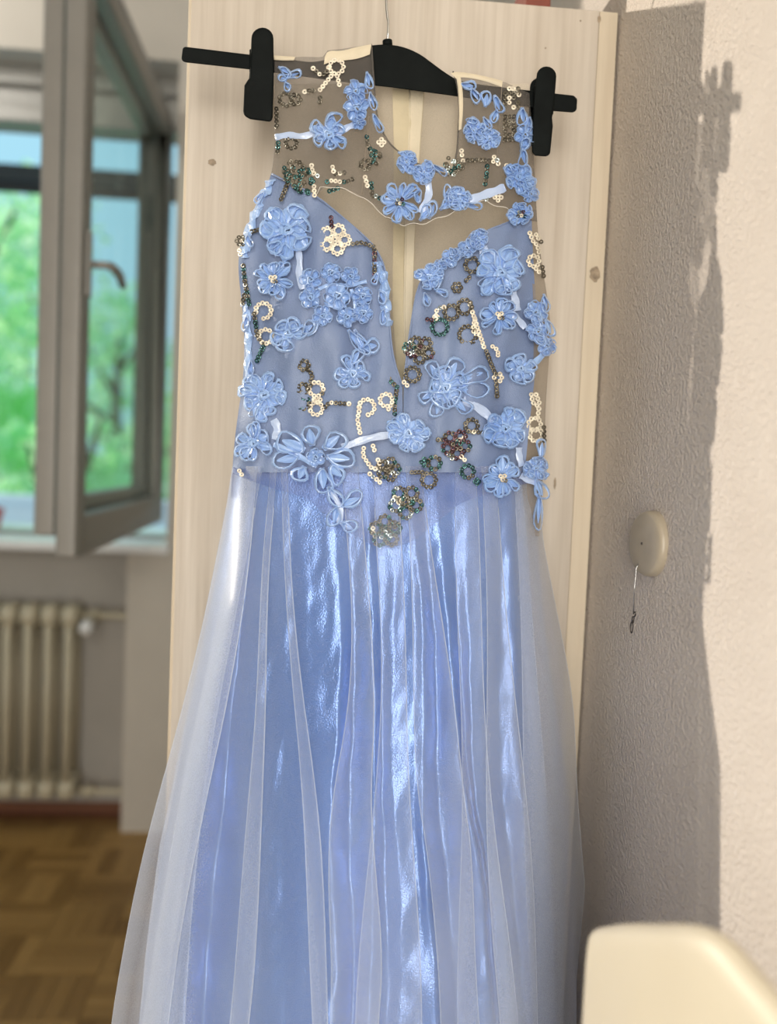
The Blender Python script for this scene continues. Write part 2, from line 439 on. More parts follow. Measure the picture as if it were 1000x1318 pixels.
# ------------------------------------------------------------------ radiator: one section after the other
rad = thing('radiator', 'cream ribbed column radiator in the niche under the window', 'radiator')
def section(parent):
    q = MB(); yc = 2.775
    for dy in (-.042, .042):
        q.tube([(0, yc + dy, .13), (0, yc + dy, .645)], .0135, 12)
    prof = []
    for zc in (.655, .125):
        ring = []
        n = 20
        rows = []
        for (sc, dx) in ((.72, -.0245), (1, -.017), (1, .017), (.72, .0245)):
            rows.append([(dx, yc + (.062 if cos(2*pi*k/n) > 0 else -.062) * abs(cos(2*pi*k/n)) ** .6 * sc, zc + .034 * sc * (1 if sin(2*pi*k/n) > 0 else -1) * abs(sin(2*pi*k/n)) ** .7) for k in range(n)])
        q.grid(rows, close=True); q.add(rows[0], [tuple(range(n))]); q.add(rows[-1], [tuple(reversed(range(n)))])
    return q.build('radiator_section', M['radiator'], parent)
s0 = section(rad); xs = [-.715 - .0595 * i for i in range(16)]
s0.location.x = xs[0]
for x in xs[1:]:
    o = s0.copy(); COL.objects.link(o); o.location.x = x; o.parent = rad
q = MB(); q.tube([(xs[0] + .02, 2.775, .655), (-.56, 2.775, .655), (-.548, 2.78, .645), (-.546, 2.785, .60), (-.55, YN - .01, .56)], .011, 10)
q.build('supply_pipe', M['radiator'], rad)
q = MB(); q.tube([(xs[0] + .02, 2.775, .105), (-.50, 2.775, .105)], .010, 10); q.build('return_pipe', M['radiator'], rad)
q = MB(); q.tube([(-.665, 2.775, .655), (-.635, 2.775, .655)], .019, 12); q.tube([(-.65, 2.775, .655), (-.65, 2.70, .64)], [.013, .016], 12)
v_ = q.build('valve', M['radiator'], rad)
q = MB(); q.tube([(-.65, 2.70, .64), (-.65, 2.655, .632)], [.02, .017], 14); q.build('valve_knob', M['sill'], v_)
q = MB(); q.tube([(-.675, 2.775, .105), (-.645, 2.775, .105)], .018, 12); q.build('pipe_union', M['radiator'], rad)

# ------------------------------------------------------------------ outside
b = MB(); b.box((-40, 4.9, -1.5), (20, 60, -1.4)); struct('ground', b, M['grass'])
b = MB(); b.box((-4.5, 4.6, -1.5), (-.2, 4.72, .885)); b.box((-4.5, 4.56, .885), (-.2, 4.76, .915))
struct('wall_parapet', b, M['parapet'])
aw = MB(); aw.box((-2.4, 3.32, 2.10), (-.2, 3.37, 2.155)); aw.box((-2.4, 3.35, 2.065), (-.2, 3.36, 2.10))
tag(aw.build('awning_bar', M['dark_bar'], smooth=False), 'dark horizontal bar outside across the top of the window opening', 'bar')
aw_o = bpy.data.objects['awning_bar']; 
for x_ in (-2.42, -.24):
    br = MB(); br.box((x_, 3.07, 2.12), (x_ + .04, 3.34, 2.15)); br.build('bracket', M['dark_bar'], aw_o, smooth=False)

def tree(loc, h, cr, cz, n, lm, label, leaf=.075):
    t = thing('tree', label, 'tree', None); t.location = loc
    q = MB(); q.tube([(0, 0, 0), (.05, .02, h * .3), (-.04, .05, h * .6), (0, 0, h * .85)], [.13, .11, .08, .03], 8)
    for k in range(6):
        a = k * 1.1; z = h * (.35 + .08 * k)
        q.tube([(0, 0, z), (cos(a) * cr * .4, sin(a) * cr * .4, z + .3), (cos(a) * cr * .75, sin(a) * cr * .7, z + .7)], [.05, .035, .012], 6)
    q.build('trunk', M['bark'], t)
    L = MB(); rnd = random.Random(int(h * 1000) + n)
    blobs = [(rnd.gauss(0, .5) * cr, rnd.gauss(0, .5) * cr, cz + rnd.uniform(-.5, .5) * (h - cz) * 1.7, rnd.uniform(.25, .5) * cr) for _ in range(26)]
    for _ in range(n):
        bx, by, bz, r = rnd.choice(blobs)
        d = Vector((rnd.gauss(0, 1), rnd.gauss(0, 1), rnd.gauss(0, 1))).normalized() * r * rnd.uniform(.55, 1)
        c = Vector((bx, by, bz)) + d
        if c.z < .1: continue
        u = Vector((rnd.gauss(0, 1), rnd.gauss(0, 1), rnd.gauss(0, 1))).normalized(); w = u.cross(Vector((rnd.gauss(0, 1), rnd.gauss(0, 1), rnd.gauss(0, 1)))).normalized()
        s = leaf * rnd.uniform(.7, 1.4); nn = u.cross(w) * s * .25
        L.add([c - u * s, c + w * s * .5 + nn, c + u * s, c - w * s * .5 + nn], [(0, 1, 2), (0, 2, 3)])
    tag(L.build('foliage', lm, t, smooth=False, fix=False), kind='stuff')
tree((-3.15, 8.4, -1.4), 5.2, 1.2, 3.0, 4200, M['leaf_a'], 'light green tree outside, leftmost through the open half of the window')
tree((-2.75, 12.8, -1.4), 4.9, 1.1, 2.6, 2800, M['leaf_b'], 'darker green tree outside seen through the open casement pane')
tree((-5.4, 17.5, -1.4), 6.4, 1.6, 3.6, 3200, M['leaf_b'], 'tall tree furthest back outside the window behind the lighter trees')
tree((-1.0, 8.8, -1.4), 3.6, .8, 2.0, 2000, M['leaf_a'], 'bushy light green tree outside low behind the right edge of the pane')
tree((-1.75, 6.5, -1.4), 2.8, .6, 1.6, 1900, M['leaf_a'], 'low light green bush outside close behind the pale parapet', .07)

pot = MB(); Mx = Matrix.Translation((-1.068, 3.10, SZ))
pot.lathe([(0, 0), (.022, 0), (.03, .04), (.034, .055), (.036, .055), (.036, .066), (.030, .066), (.028, .05), (0, .05)], Mx, 20)
tag(pot.build('flower_pot', M['red']), 'small red pot on the outer window sill at the left', 'pot')

# ------------------------------------------------------------------ wardrobe (its whitewashed pine end panel faces us)
PY, PT = .97, 1.654
PX0, PX1, PXS = -.144, .309, .2885
wd = thing('wardrobe', 'whitewashed pine wardrobe end panel behind the hanging dress', 'wardrobe')
b = MB(); b.box((PX0, PY, .02), (PXS, PY + .022, PT)); sp = b.build('side_panel', M['pine'], wd, bevel=.0006)
b = MB(); b.box((PXS + .0002, PY, .02), (PX1, PY + .03, PT)); st = b.build('rear_stile', M['pine_raw'], wd, bevel=.0008)
b = MB(); b.box((PX0 - .0035, PY + .004, .03), (PX0 + .0015, PY + .022, PT - .002)); b.build('edge_strip', M['pine_raw'], wd, bevel=.001)
b = MB(); b.box((PX0 - .001, PY + .022, PT - .022), (PX1 - .002, 1.56, PT - .003)); b.build('top_board', M['pine'], wd, bevel=.0015)
b = MB(); b.box((PX0, 1.56, .02), (PX1, 1.582, PT)); b.build('side_panel', M['pine'], wd, bevel=.0015)
b = MB(); b.box((PX1 - .012, PY + .03, .02), (PX1 - .002, 1.56, PT - .022)); b.build('back_panel', M['pine_raw'], wd)
b = MB(); b.box((PX0 - .004, PY + .0225, .06), (PX0 + .014, 1.559, PT - .025)); dr = b.build('door', M['pine'], wd, bevel=.002)
b = MB(); b.box((PX0 + .02, PY + .022, 0), (PX1 - .014, 1.56, .06)); b.build('plinth', M['pine'], wd)
def knot(px, py, rx, ry, parent, Y):
    c = at_y(px, py, Y); q = MB(); n = 16
    vs = [(c.x, Y - .0006, c.z)] + [(c.x + cos(2*pi*k/n) * rx * (1 + .15 * sin(3*k)), Y - .0004, c.z + sin(2*pi*k/n) * ry * (1 + .12 * cos(2*k))) for k in range(n)]
    q.add(vs, [(0, k + 1, (k + 1) % n + 1) for k in range(n)]); q.build('knot', M['knot'], parent)
knot(273, 209, .0042, .0034, sp, PY); knot(765.5, 353, .0058, .0085, st, PY); knot(771, 25, .002, .004, st, PY)
knot(714, 622, .0014, .0065, sp, PY); knot(747, 27, .0010, .0010, sp, PY); knot(702, 62, .001, .001, sp, PY)
b = MB(); b.box((.214, 1.0, PT - .003), (.242, 1.12, PT + .05))
o = tag(b.build('small_box', M['brown_card'], bevel=.002), 'dark red box lying on top of the pine wardrobe', 'box')

# ------------------------------------------------------------------ pull cord disc on the rough wall
dc = at_x(843, 700, WR); dsk = thing('cord_pull', 'ivory round plastic pull cord disc on the rough plaster wall', 'wall switch')
Mx = Matrix.Translation((WR - .0025, dc.y, dc.z)) @ Matrix.Rotation(radians(9), 4, 'Z') @ Matrix.Rotation(-pi / 2, 4, 'Y')
R_ = .0300
q = MB(); q.lathe([(R_, -.006), (R_ * 1.0, .003), (R_ * .985, .0055), (R_ * .945, .0078), (R_ * .87, .0091), (R_ * .5, .0100), (R_ * .06, .0104), (0, .0104)], Mx, 48)
q.build('dome', M['ivory'], dsk)
q = MB(); q.lathe([(0, .0116), (.0011, .0112), (.0013, .0102)], Mx, 12); q.build('screw', M['iron'], dsk)
cx = WR - .0135; cz = dc.z - .019; cy = dc.y + .004
q = MB(); q.tube([(cx + .001, cy, cz), (cx - .0012, cy, cz - .004), (cx - .0015, cy + .0004, cz - .02), (cx - .001, cy + .001, cz - .047)], .00055, 8)
cord = q.build('wire', M['steel'], dsk)
q = MB(); ez = cz - .047
q.tube([(cx - .001, cy + .001, ez + .001), (cx - .001, cy - .0025, ez + .0028), (cx - .001, cy - .0045, ez + .001), (cx - .001, cy - .0028, ez - .0012), (cx - .001, cy + .0005, ez - .002), (cx - .001, cy + .002, ez - .008)], .0007, 8)
q.tube([(cx - .001, cy + .001, ez - .002), (cx - .001, cy + .002, ez - .008)], .0013, 8)
q.tube([(cx - .001, cy + .0035 + .0030 * sin(a), ez - .0125 + .0052 * cos(a)) for a in [2*pi*k/18 for k in range(18)]], .0006, 8, closed=True)
q.build('eye_hook', M['iron'], cord)

# ------------------------------------------------------------------ cream leather chair, back to the wall
ch = thing('chair', 'cream leather chair backrest in the lower right corner by the plaster wall', 'chair')
top_px = smooth_pts([(755, 1196), (790, 1190), (835, 1191), (872, 1190), (898, 1196), (922, 1214), (948, 1246), (975, 1277), (1000, 1308), (1030, 1346)], 2)
def chair_x(Y): return .185 + (.60 - Y) * .22
rows = []
tops = []
for px_, py_ in top_px:
    d = ray(px_, py_); t = (.185 + .60 * .22) / (d.x + .22 * d.y); p_ = CAM + d * t; tops.append(p_)
last = tops[-1]
for k in range(1, 8):
    f = k / 7; tops.append(Vector((chair_x(last.y - .16 * f), last.y - .16 * f, last.z - .02 * f - .05 * f * f)))
q = MB(); prof = []
nn = Vector((-1, -.22, 0)).normalized()
for sgn, offs in ((1, 0),):
    rows = []
    for i, tp in enumerate(tops):
        col_ = []
        bulge = lambda z, f=min(1, i / 9): .014 * f * sin(pi * min(1, max(0, (tp.z - z) / .45)))
        zs = [0, .002, .006, .013, .025, .05, .09, .14, .2, .27, .33, .38, .42]
        ins = [.009, .004, .0015, .0005, 0, 0, 0, 0, 0, 0, 0, 0, 0]
        for dz, n_ in zip(zs, ins):
            z = tp.z - dz * (tp.z - .46) / .42; col_.append(tp + Vector((0, 0, z - tp.z)) + nn * (bulge(z) * (1 if dz > 0 else 0) - n_))
        for dz, n_ in reversed(list(zip(zs[1:], ins[1:]))):
            z = tp.z - dz * (tp.z - .46) / .42; col_.append(tp + Vector((0, 0, z - tp.z)) - nn * (.018 - n_))
        rows.append(col_)
    q.grid(rows, close=True)
    q.add(rows[0], [tuple(range(len(rows[0])))]); q.add(rows[-1], [tuple(reversed(range(len(rows[-1]))))])
q.build('backrest', M['leather'], ch, bevel=.004, seg=3)
ymid = (tops[0].y + tops[-1].y) / 2; xb = chair_x(ymid); y_a, y_b = tops[-1].y + .01, tops[0].y - .01
q = MB(); q.box((xb - .42, y_a, .40), (xb + .0, y_b, .47)); q.build('seat', M['leather'], ch, bevel=.02, seg=4)
for dx in (-.40, -.03):
    for yy in (y_a + .03, y_b - .03):
        q = MB(); q.tube([(xb + dx, yy, .41), (xb + dx, yy, 0)], [.018, .013], 12); q.build('leg', M['steel'], ch)
for yy in (y_a + .10, y_b - .10):
    q = MB(); q.box((xb + .0, yy - .015, .42), (xb + .028, yy + .015, .50)); q.build('back_bracket', M['steel'], ch)

# ------------------------------------------------------------------ black clip hanger
HY = .895
hg = thing('clothes_hanger', 'black plastic clip hanger with steel hook holding up the blue dress', 'hanger')
def hp3(x, y, d): return at_y(x, y, HY + d)
upper = [(478, 58), (498, 58), (519, 61), (540, 70), (555, 81), (570, 92), (590, 104), (640, 112), (742, 124)]
slope = .124
up_r = smooth_pts([(499, 57), (519, 60), (540, 69), (556, 81), (572, 93), (590, 104), (620, 109.5), (738, 123)], 2)
up_l = smooth_pts([(499, 57), (478, 58), (458, 63), (440, 70), (424, 76), (402, 80.5), (380, 77.5), (237, 60)], 2)
lo_r = [(743, 127), (742, 142), (738, 145), (712, 143), (650, 133), (590, 124.5), (540, 117.5), (499, 112)]
lo_l = [(460, 108), (400, 100), (322, 89.5), (240, 80.5), (234.5, 79), (233.5, 75), (235, 63)]
outline = up_r + lo_r + lo_l + list(reversed(up_l[1:]))
q = MB(); q.prism(outline, hp3, -.006, .006); body = q.build('body', M['black'], hg, bevel=.0022, seg=3)
q = MB(); q.tube([hp3(499, 60, 0), hp3(498.5, 52.5, 0)], .0048, 14); q.build('hook_socket', M['black'], hg)
hk = [hp3(498.5, 56, 0), hp3(499.5, 42, 0), hp3(500, 28, 0), hp3(499, 24, 0), hp3(497.5, 10, 0), hp3(497, -14, 0)]
hx = hk[-1].x; hz = PT + .004
hk += [Vector((hx, HY + .004, hz + .008)), Vector((hx, HY + .02, hz + .022)), Vector((hx, PY + .0, hz + .026)), Vector((hx, PY + .03, hz + .014)), Vector((hx, PY + .036, hz + .0012)), Vector((hx, PY + .038, hz - .0022))]
q = MB(); q.tube(hk, .0013, 10); q.build('hook', M['steel'], hg)
def clip(front, back, spring):
    q = MB(); q.prism(front, hp3, -.021, -.0085); c = q.build('clip', M['black'], hg, bevel=.0022, seg=3)
    q = MB(); q.prism(back, hp3, .0072, .014); q.build('clip_back', M['black'], c, bevel=.0015)
    q = MB(); q.prism(spring, hp3, -.0095, .0085); q.build('clip_bridge', M['black'], c, bevel=.0012)
def capsule(x0, x1, y, r=None, n=10):
    r = (x1 - x0) / 2; cx = (x0 + x1) / 2
    return [(cx - r * cos(pi * k / n), y + r - r * sin(pi * k / n)) for k in range(n + 1)]
clip(capsule(323.5, 352, 35.5) + [(352.5, 100), (351, 151), (349, 157), (322, 153.5), (314, 149), (313, 143), (314.5, 110), (319, 103), (321.5, 100)],
     capsule(325, 350, 42) + [(350, 150), (318, 148), (320, 105)], [(321, 63), (352, 67), (352, 98), (321, 94)])
clip(capsule(690.5, 716, 85.5) + [(713.5, 130), (710.5, 152), (711.5, 162), (708, 198), (704, 201.5), (688, 200.5), (684.5, 195), (687, 130)],
     capsule(682, 707, 100) + [(706, 190), (680, 188), (681, 130)], [(687, 110), (714, 113), (712, 148), (686, 145)])

# ------------------------------------------------------------------ the dress
dress = thing('dress', 'long light blue evening dress with ribbon flowers and sequins hanging on the black hanger', 'dress')
SIL_L = smooth_pts([(352, 60), (354, 120), (354, 175), (351, 222), (338, 250), (322, 282), (309, 318), (306, 345), (312, 395), (315, 440), (313, 490), (306, 535), (301, 575), (298, 625)], 2)
SIL_R = smooth_pts([(680, 100), (683, 150), (687, 200), (690, 260), (692, 300), (699, 350), (707, 400), (709, 430), (706, 470), (702, 520), (701, 575), (698, 625)], 2)
def yd(px, py):
    """depth of the dress front at a point of its face"""
    if py < 625: l, r = interp(SIL_L, py), interp(SIL_R, py)
    else:
        l, r = interp(SIL_L, 625) - .17 * (py - 625), interp(SIL_R, 625) + .08 * (py - 625)
    t = (px - (l + r) / 2) / ((r - l) / 2)
    a = .012 + .026 * min(1, max(0, (py - 90) / 220)) + .045 * min(1.9, max(0, (py - 600) / 500))
    bust = .010 * exp(-((py - 400) / 90) ** 2) * (exp(-((t + .48) / .3) ** 2) + exp(-((t - .48) / .3) ** 2))
    top = .887
    return top - a * sqrt(max(0, 1 - min(1, t * t * .97))) - bust
def wr(px, py):      # soft creases of the cloth
    return .0016 * mnoise.noise(Vector((px * .028, py * .012, .5))) + .0011 * sin(px * .055 + py * .012) + .0009 * sin(px * .11 - py * .021 + 1.3) + .0006 * sin(py * .09 + px * .03) + .0004 * sin(px * .21 + py * .05)
def P(px, py, off=0.0):
    return at_y(px, py, yd(px, py) - off)

def sheet(name, left, right, y0, y1, nr, nc, off, material, parent=dress, crease=1.0, jag=0, back=None, solid=0):
    rows = []
    for j in range(nr + 1):
        y = y0 + (y1 - y0) * j / nr; l, r = interp(left, y), interp(right, y)
        row = []
        for i in range(nc + 1):
            x = l + (r - l) * i / nc
            if jag and i in (0, nc): x += random.uniform(-jag, jag)
            if back is not None: row.append(at_y(x, y, back + wr(x, y)))
            else: row.append(P(x, y, off + crease * wr(x, y)))
        rows.append(row)
    q = MB(); q.grid(rows); return q.build(name, material, parent, solidify=solid)

CUP_L_EDGE = smooth_pts([(350, 224), (364, 231), (388, 242), (411, 255), (440, 279), (468, 303), (484, 320), (496, 345), (500, 380), (502, 430), (507, 465), (518, 497)], 1)
CUP_R_EDGE = smooth_pts([(668, 280), (650, 288), (628, 296), (602, 311), (572, 330), (548, 350), (537, 372), (531, 405), (525, 445), (519.5, 497)], 1)
# back layer of beige mesh with the cream zip tape
sheet('back_mesh', SIL_L, SIL_R, 108, 640, 50, 30, 0, M['nude'], back=.912)
ZL = [(505, 112), (507, 200), (506, 300), (505, 400), (513, 500), (514, 560)]; ZR = [(546, 120), (540, 200), (534, 300), (531, 400), (529, 500), (528, 560)]
zt = sheet('zip_tape', ZL, ZR, 114, 560, 30, 4, 0, M['zip'], back=.9105)
q = MB(); q.tube([at_y((interp(ZL, y) + interp(ZR, y)) / 2 + 2, y, .9095) for y in range(116, 560, 20)], .0011, 6); q.build('zip_teeth', M['facing'], zt)
q = MB(); q.grid([[at_y((interp(ZL, y) * (1 - t) + interp(ZR, y) * t), y, .9088 + .0004 * t) for t in (.55, .66, .8, .98)] for y in range(116, 560, 24)]); q.build('zip_flap', M['facing'], zt)

# the sides of the bodice, joining front and back
for sil in (SIL_L, SIL_R):
    rows = [[P(interp(sil, y), y).lerp(at_y(interp(sil, y), y, .912 + wr(interp(sil, y), y)), k / 3) for k in range(4)] for y in range(112, 641, 8)]
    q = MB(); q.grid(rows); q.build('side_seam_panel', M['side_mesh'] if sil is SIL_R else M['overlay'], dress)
# bodice
BC_L = [(p_[0], p_[1]) for p_ in CUP_L_EDGE] + [(519, 560), (519, 640)]
BC_R = [(p_[0], p_[1]) for p_ in CUP_R_EDGE] + [(519, 560), (519, 640)]
LIN_R = smooth_pts([(684, 275), (686, 330), (690, 400), (690, 470), (682, 540), (676, 600), (674, 645)], 2)
cl = sheet('bodice_cup', SIL_L, BC_L, 224.5, 608, 90, 34, 0, M['cup'], crease=2.2)
cr = sheet('bodice_cup', BC_R, LIN_R, 281, 608, 84, 30, 0, M['cup'], crease=2.2)
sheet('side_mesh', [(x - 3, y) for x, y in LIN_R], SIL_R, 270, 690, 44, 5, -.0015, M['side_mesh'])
# lower panel of mesh ending in a point at the waist
BAS = [(300, 560), (300, 600)]
rows = []
for i in range(45):
    t = i / 44; x = 300 + 392 * t
    low = interp([(610, 300), (625, 340), (640, 392), (672, 430), (698, 470), (707, 500), (697, 530), (672, 562), (648, 592), (630, 640), (620, 692)], x)
    rows.append([P(x, 600 + (low - 600) * k / 12, -.0006 + .005 * k / 12 + wr(x, 600 + (low - 600) * k / 12)) for k in range(13)])
q = MB(); q.grid(rows); q.build('basque_panel', M['overlay'], dress)
# edges of the cups: piping
def edge_piping(pts, r=.0010, off=.001, material='cup', name='cup_piping', parent=dress):
    q = MB(); q.tube([P(x, y, off + wr(x, y)) for x, y in pts], r, 6); return q.build(name, M[material], parent)
edge_piping(CUP_L_EDGE, parent=cl); edge_piping(CUP_R_EDGE, parent=cr)

# sheer yoke: left shoulder, right shoulder and the joined piece below, down to a ragged lower edge
NECK_L = smooth_pts([(478, 57), (480, 85), (482, 120), (486, 155), (500, 185), (525, 204), (552, 218), (578, 226)], 2)
NECK_R = smooth_pts([(583, 92), (589, 110), (591, 140), (590, 170), (588, 200), (580, 226)], 2)
def yoke_low(x): return interp([(243, 410), (241, 426), (247, 455), (262, 480), (280, 496), (291, 520), (287, 545), (276, 575), (266, 602), (259, 625), (268, 653), (282, 672), (288, 692)], x) if x > 410 else interp([(224, 352), (232, 366), (243, 388), (252, 410)], x)
yk_rows = []
def yoke_piece(x_fn, ncol, y_top, y_bot, nr):
    rows = []
    for i in range(ncol + 1):
        t = i / ncol; row = []
        for j in range(nr + 1):
            s = j / nr; y = y_top(t) + (y_bot(t) - y_top(t)) * s; x = x_fn(t, y)
            row.append(P(x, y, .002 + wr(x, y)))
        rows.append(row)
    return rows
q = MB()
def ltop(x): return interp([(75, 352), (73, 392), (74, 415), (65, 420), (63, 440), (57, 478)], x)
for (x0, x1, topf, n) in ((353, 478, ltop, 20),
                          (478, 580, lambda x: interp([(57, 478), (110, 481.5), (150, 485), (180, 497), (203, 523), (219, 556), (226, 580)], x), 16),
                          (580, 590.5, lambda x: interp([(226, 580), (185, 589), (140, 590.5)], x), 3),
                          (590.5, 684, lambda x: interp([(98, 590.5), (100, 610), (105, 648), (120, 684)], x), 14)):
    rows = []
    for i in range(n + 1):
        x = x0 + (x1 - x0) * i / n; yt, yb = topf(x), yoke_low(x)
        xx = x + (0 if x > 356 else 0)
        rows.append([P(xx + ((interp(SIL_L, yt + (yb - yt) * j / 24) - 353) * max(0, 1 - (x - 353) / 30) if x0 == 353 else ((interp(SIL_R, yt + (yb - yt) * j / 24) - 684) * max(0, (x - 654) / 30) if x1 == 684 else 0)),
                       yt + (yb - yt) * j / 24, .0015 + wr(x, yt + (yb - yt) * j / 24)) for j in range(25)])
    q.grid(rows)
yoke = q.build('sheer_yoke', M['yoke'], dress)
# cream turned-over facing on the shoulders
def strip_px(pts_a, pts_b, off, name, material, parent, nk=4):
    rows = []
    for (xa, ya), (xb_, yb_) in zip(pts_a, pts_b):
        rows.append([P(xa + (xb_ - xa) * k / nk, ya + (yb_ - ya) * k / nk, off + .0012 * sin(pi * k / nk) + wr(xa, ya)) for k in range(nk + 1)])
    q = MB(); q.grid(rows); return q.build(name, material, parent)
strip_px(smooth_pts([(418, 73), (422, 65), (440, 66), (460, 60), (478, 57)]), smooth_pts([(417, 83), (425, 80), (440, 78), (460, 76), (476, 70)]), .004, 'shoulder_facing', M['facing'], yoke)
strip_px(smooth_pts([(351, 71), (362, 72), (380, 73)]), smooth_pts([(352, 77), (364, 78), (378, 78)]), .004, 'shoulder_facing', M['facing'], yoke)
strip_px(smooth_pts([(580, 94), (590, 92), (620, 97), (647, 104)]), smooth_pts([(587, 101), (596, 99), (620, 103), (646, 112)]), .004, 'shoulder_facing', M['facing'], yoke)
strip_px(smooth_pts([(587, 96), (590, 118), (591, 145), (590, 168)]), smooth_pts([(593, 100), (596, 120), (596, 145), (594, 166)]), .004, 'shoulder_facing', M['facing'], yoke)
q = MB(); q.tube([P(x, y, .003 + wr(x, y)) for x, y in NECK_L], .0008, 6); q.tube([P(x, y, .003 + wr(x, y)) for x, y in NECK_R], .0008, 6); q.build('neck_piping', M['yoke'], yoke)
q = MB(); q.tube([P(x, yoke_low(x) + 1.5 * sin(x * .21) + 1.2 * sin(x * .07), .004) for x in range(408, 660, 4)], .00035, 5); q.build('loose_thread', M['thread'], yoke)
for xs_ in ((354, 354), (683, 684)):
    pass
# upright seam lines in the yoke
for xa, ya, xb_, yb_ in ((475, 150, 466, 250), (646, 108, 640, 200)):
    q = MB(); q.tube([P(xa + (xb_ - xa) * k / 8, ya + (yb_ - ya) * k / 8, .003) for k in range(9)], .0005, 5); q.build('yoke_seam', M['side_mesh'], yoke)

# ---- skirt ----------------------------------------------------------
YTOP, YBOT = 600, 1960
def ys(n): return [YTOP + (YBOT - YTOP) * (k / n) ** 1.25 for k in range(n + 1)]
SAT_L = smooth_pts([(299, 606), (290, 680), (268, 790), (246, 900), (228, 1000), (210, 1090), (196, 1180), (186, 1260), (178, 1318), (110, 1960)], 2)
SAT_R = smooth_pts([(676, 606), (680, 700), (691, 860), (700, 1000), (710, 1140), (718, 1318), (742, 1960)], 2)
FOLDS = [  # a line of the cloth and its height (mm) lower down: crests, valleys and flat faces between
    ([(296, 606), (282, 740), (246, 900), (226, 1000), (198, 1180), (182, 1318)], 0),
    ([(306, 606), (292, 760), (262, 900), (240, 1030), (216, 1170), (206, 1318)], 9),
    ([(318, 606), (304, 760), (276, 900), (262, 1030), (244, 1170), (236, 1318)], 8),
    ([(326, 606), (316, 760), (300, 900), (288, 1030), (272, 1170), (262, 1318)], -14),
    ([(352, 606), (346, 760), (340, 900), (330, 1030), (318, 1170), (306, 1318)], -10),
    ([(376, 606), (372, 760), (368, 900), (362, 1030), (364, 1170), (366, 1318)], -4),
    ([(398, 606), (398, 760), (396, 900), (388, 1030), (392, 1170), (388, 1318)], 3),
    ([(428, 640), (441, 790), (437, 910), (425, 1028), (426, 1110), (436, 1240), (428, 1318)], 13),
    ([(446, 640), (456, 790), (456, 910), (448, 1028), (450, 1110), (456, 1240), (452, 1318)], -4),
    ([(474, 640), (479, 790), (482, 910), (483, 1028), (480, 1110), (478, 1240), (476, 1318)], 9),
    ([(484, 640), (490, 790), (491, 910), (493, 1028), (494, 1110), (500, 1240), (498, 1318)], 0),
    ([(500, 640), (509, 760), (505, 910), (504, 1028), (514, 1110), (520, 1240), (516, 1318)], 6.5),
    ([(520, 640), (534, 790), (532, 910), (530, 1028), (540, 1110), (540, 1240), (534, 1318)], 7.5),
    ([(530, 640), (545, 790), (546, 910), (544, 1028), (545, 1110), (560, 1240), (562, 1318)], 10),
    ([(544, 640), (558, 790), (562, 910), (562, 1028), (572, 1110), (584, 1240), (588, 1318)], -7),
    ([(562, 640), (576, 790), (586, 910), (596, 1020), (618, 1100), (628, 1240), (634, 1318)], 10),
    ([(580, 640), (588, 790), (597, 910), (603, 1020), (624, 1110), (634, 1240), (640, 1318)], -4),
    ([(600, 640), (603, 760), (606, 910), (608, 1020), (628, 1110), (640, 1240), (646, 1318)], 9),
    ([(630, 640), (628, 760), (622, 910), (620, 1020), (640, 1110), (656, 1240), (662, 1318)], 9.5),
    ([(642, 640), (644, 760), (642, 910), (644, 1020), (656, 1110), (668, 1240), (674, 1318)], -5),
    ([(660, 640), (662, 760), (666, 910), (672, 1020), (680, 1110), (688, 1240), (692, 1318)], 5),
    ([(676, 640), (682, 760), (690, 910), (700, 1020), (708, 1110), (716, 1240), (718, 1318)], -2)]
FOLDS = [(smooth_pts(a, 2), h / 1000.0) for a, h in FOLDS]
def fold_row(y):
    g = min(1.15, max(.22, (y - 560) / 420.0)); row = []
    for k, (line, h) in enumerate(FOLDS):
        x = interp(line, min(y, 1318))
        if y > 1318: x += (x - 460) * .0005 * (y - 1318)
        x += 2.2 * mnoise.noise(Vector((k * 3.7, y * .020, .3))) + 1.0 * mnoise.noise(Vector((k * 5.1, y * .060, 2.3)))
        row.append((x, h * g * (1 + .55 * mnoise.noise(Vector((k * 1.9, y * .011, 5.5))))))
    for k in range(1, len(row)):
        if row[k][0] < row[k - 1][0] + 2: row[k] = (row[k - 1][0] + 2, row[k][1])
    return row
def satin_off(x, y, fr):
    g = (y - YTOP) / 700.0; o = 0
    if x <= fr[0][0]: o = fr[0][1]
    elif x >= fr[-1][0]: o = fr[-1][1]
    else:
        for a, b_ in zip(fr, fr[1:]):
            if a[0] <= x <= b_[0]:
                t = (x - a[0]) / (b_[0] - a[0]); t = .55 * t + .45 * t * t * (3 - 2 * t)
                o = a[1] + (b_[1] - a[1]) * t; break
    gg = min(1.2, max(.2, g))
    o += .0058 * gg * mnoise.noise(Vector((x * .022 + y * .004, y * .010, 7.7)))
    o += .0012 * mnoise.noise(Vector((x * .07, y * .034 + x * .03, 1.2)))
    return o
rows = []
NCOL = 250
for y in ys(190):
    l, r = interp(SAT_L, y), interp(SAT_R, y); row = []; fr = fold_row(y)
    for i in range(NCOL + 1):
        x = l + (r - l) * i / NCOL; e = min(1, min(x - l, r - x) / 30.0)
        base = yd(x, y) + .006 + .02 * (1 - sqrt(max(0, 1 - (1 - e) ** 2)))
        row.append(at_y(x, y, min(.962, base - satin_off(x, y, fr) * (.3 + .7 * e) * min(1, .25 + max(0, y - 630) / 120)))); row[-1].x = min(row[-1].x, .294)
    rows.append(row)
q = MB(); q.grid(rows); lining = q.build('satin_skirt', M['satin'], dress)

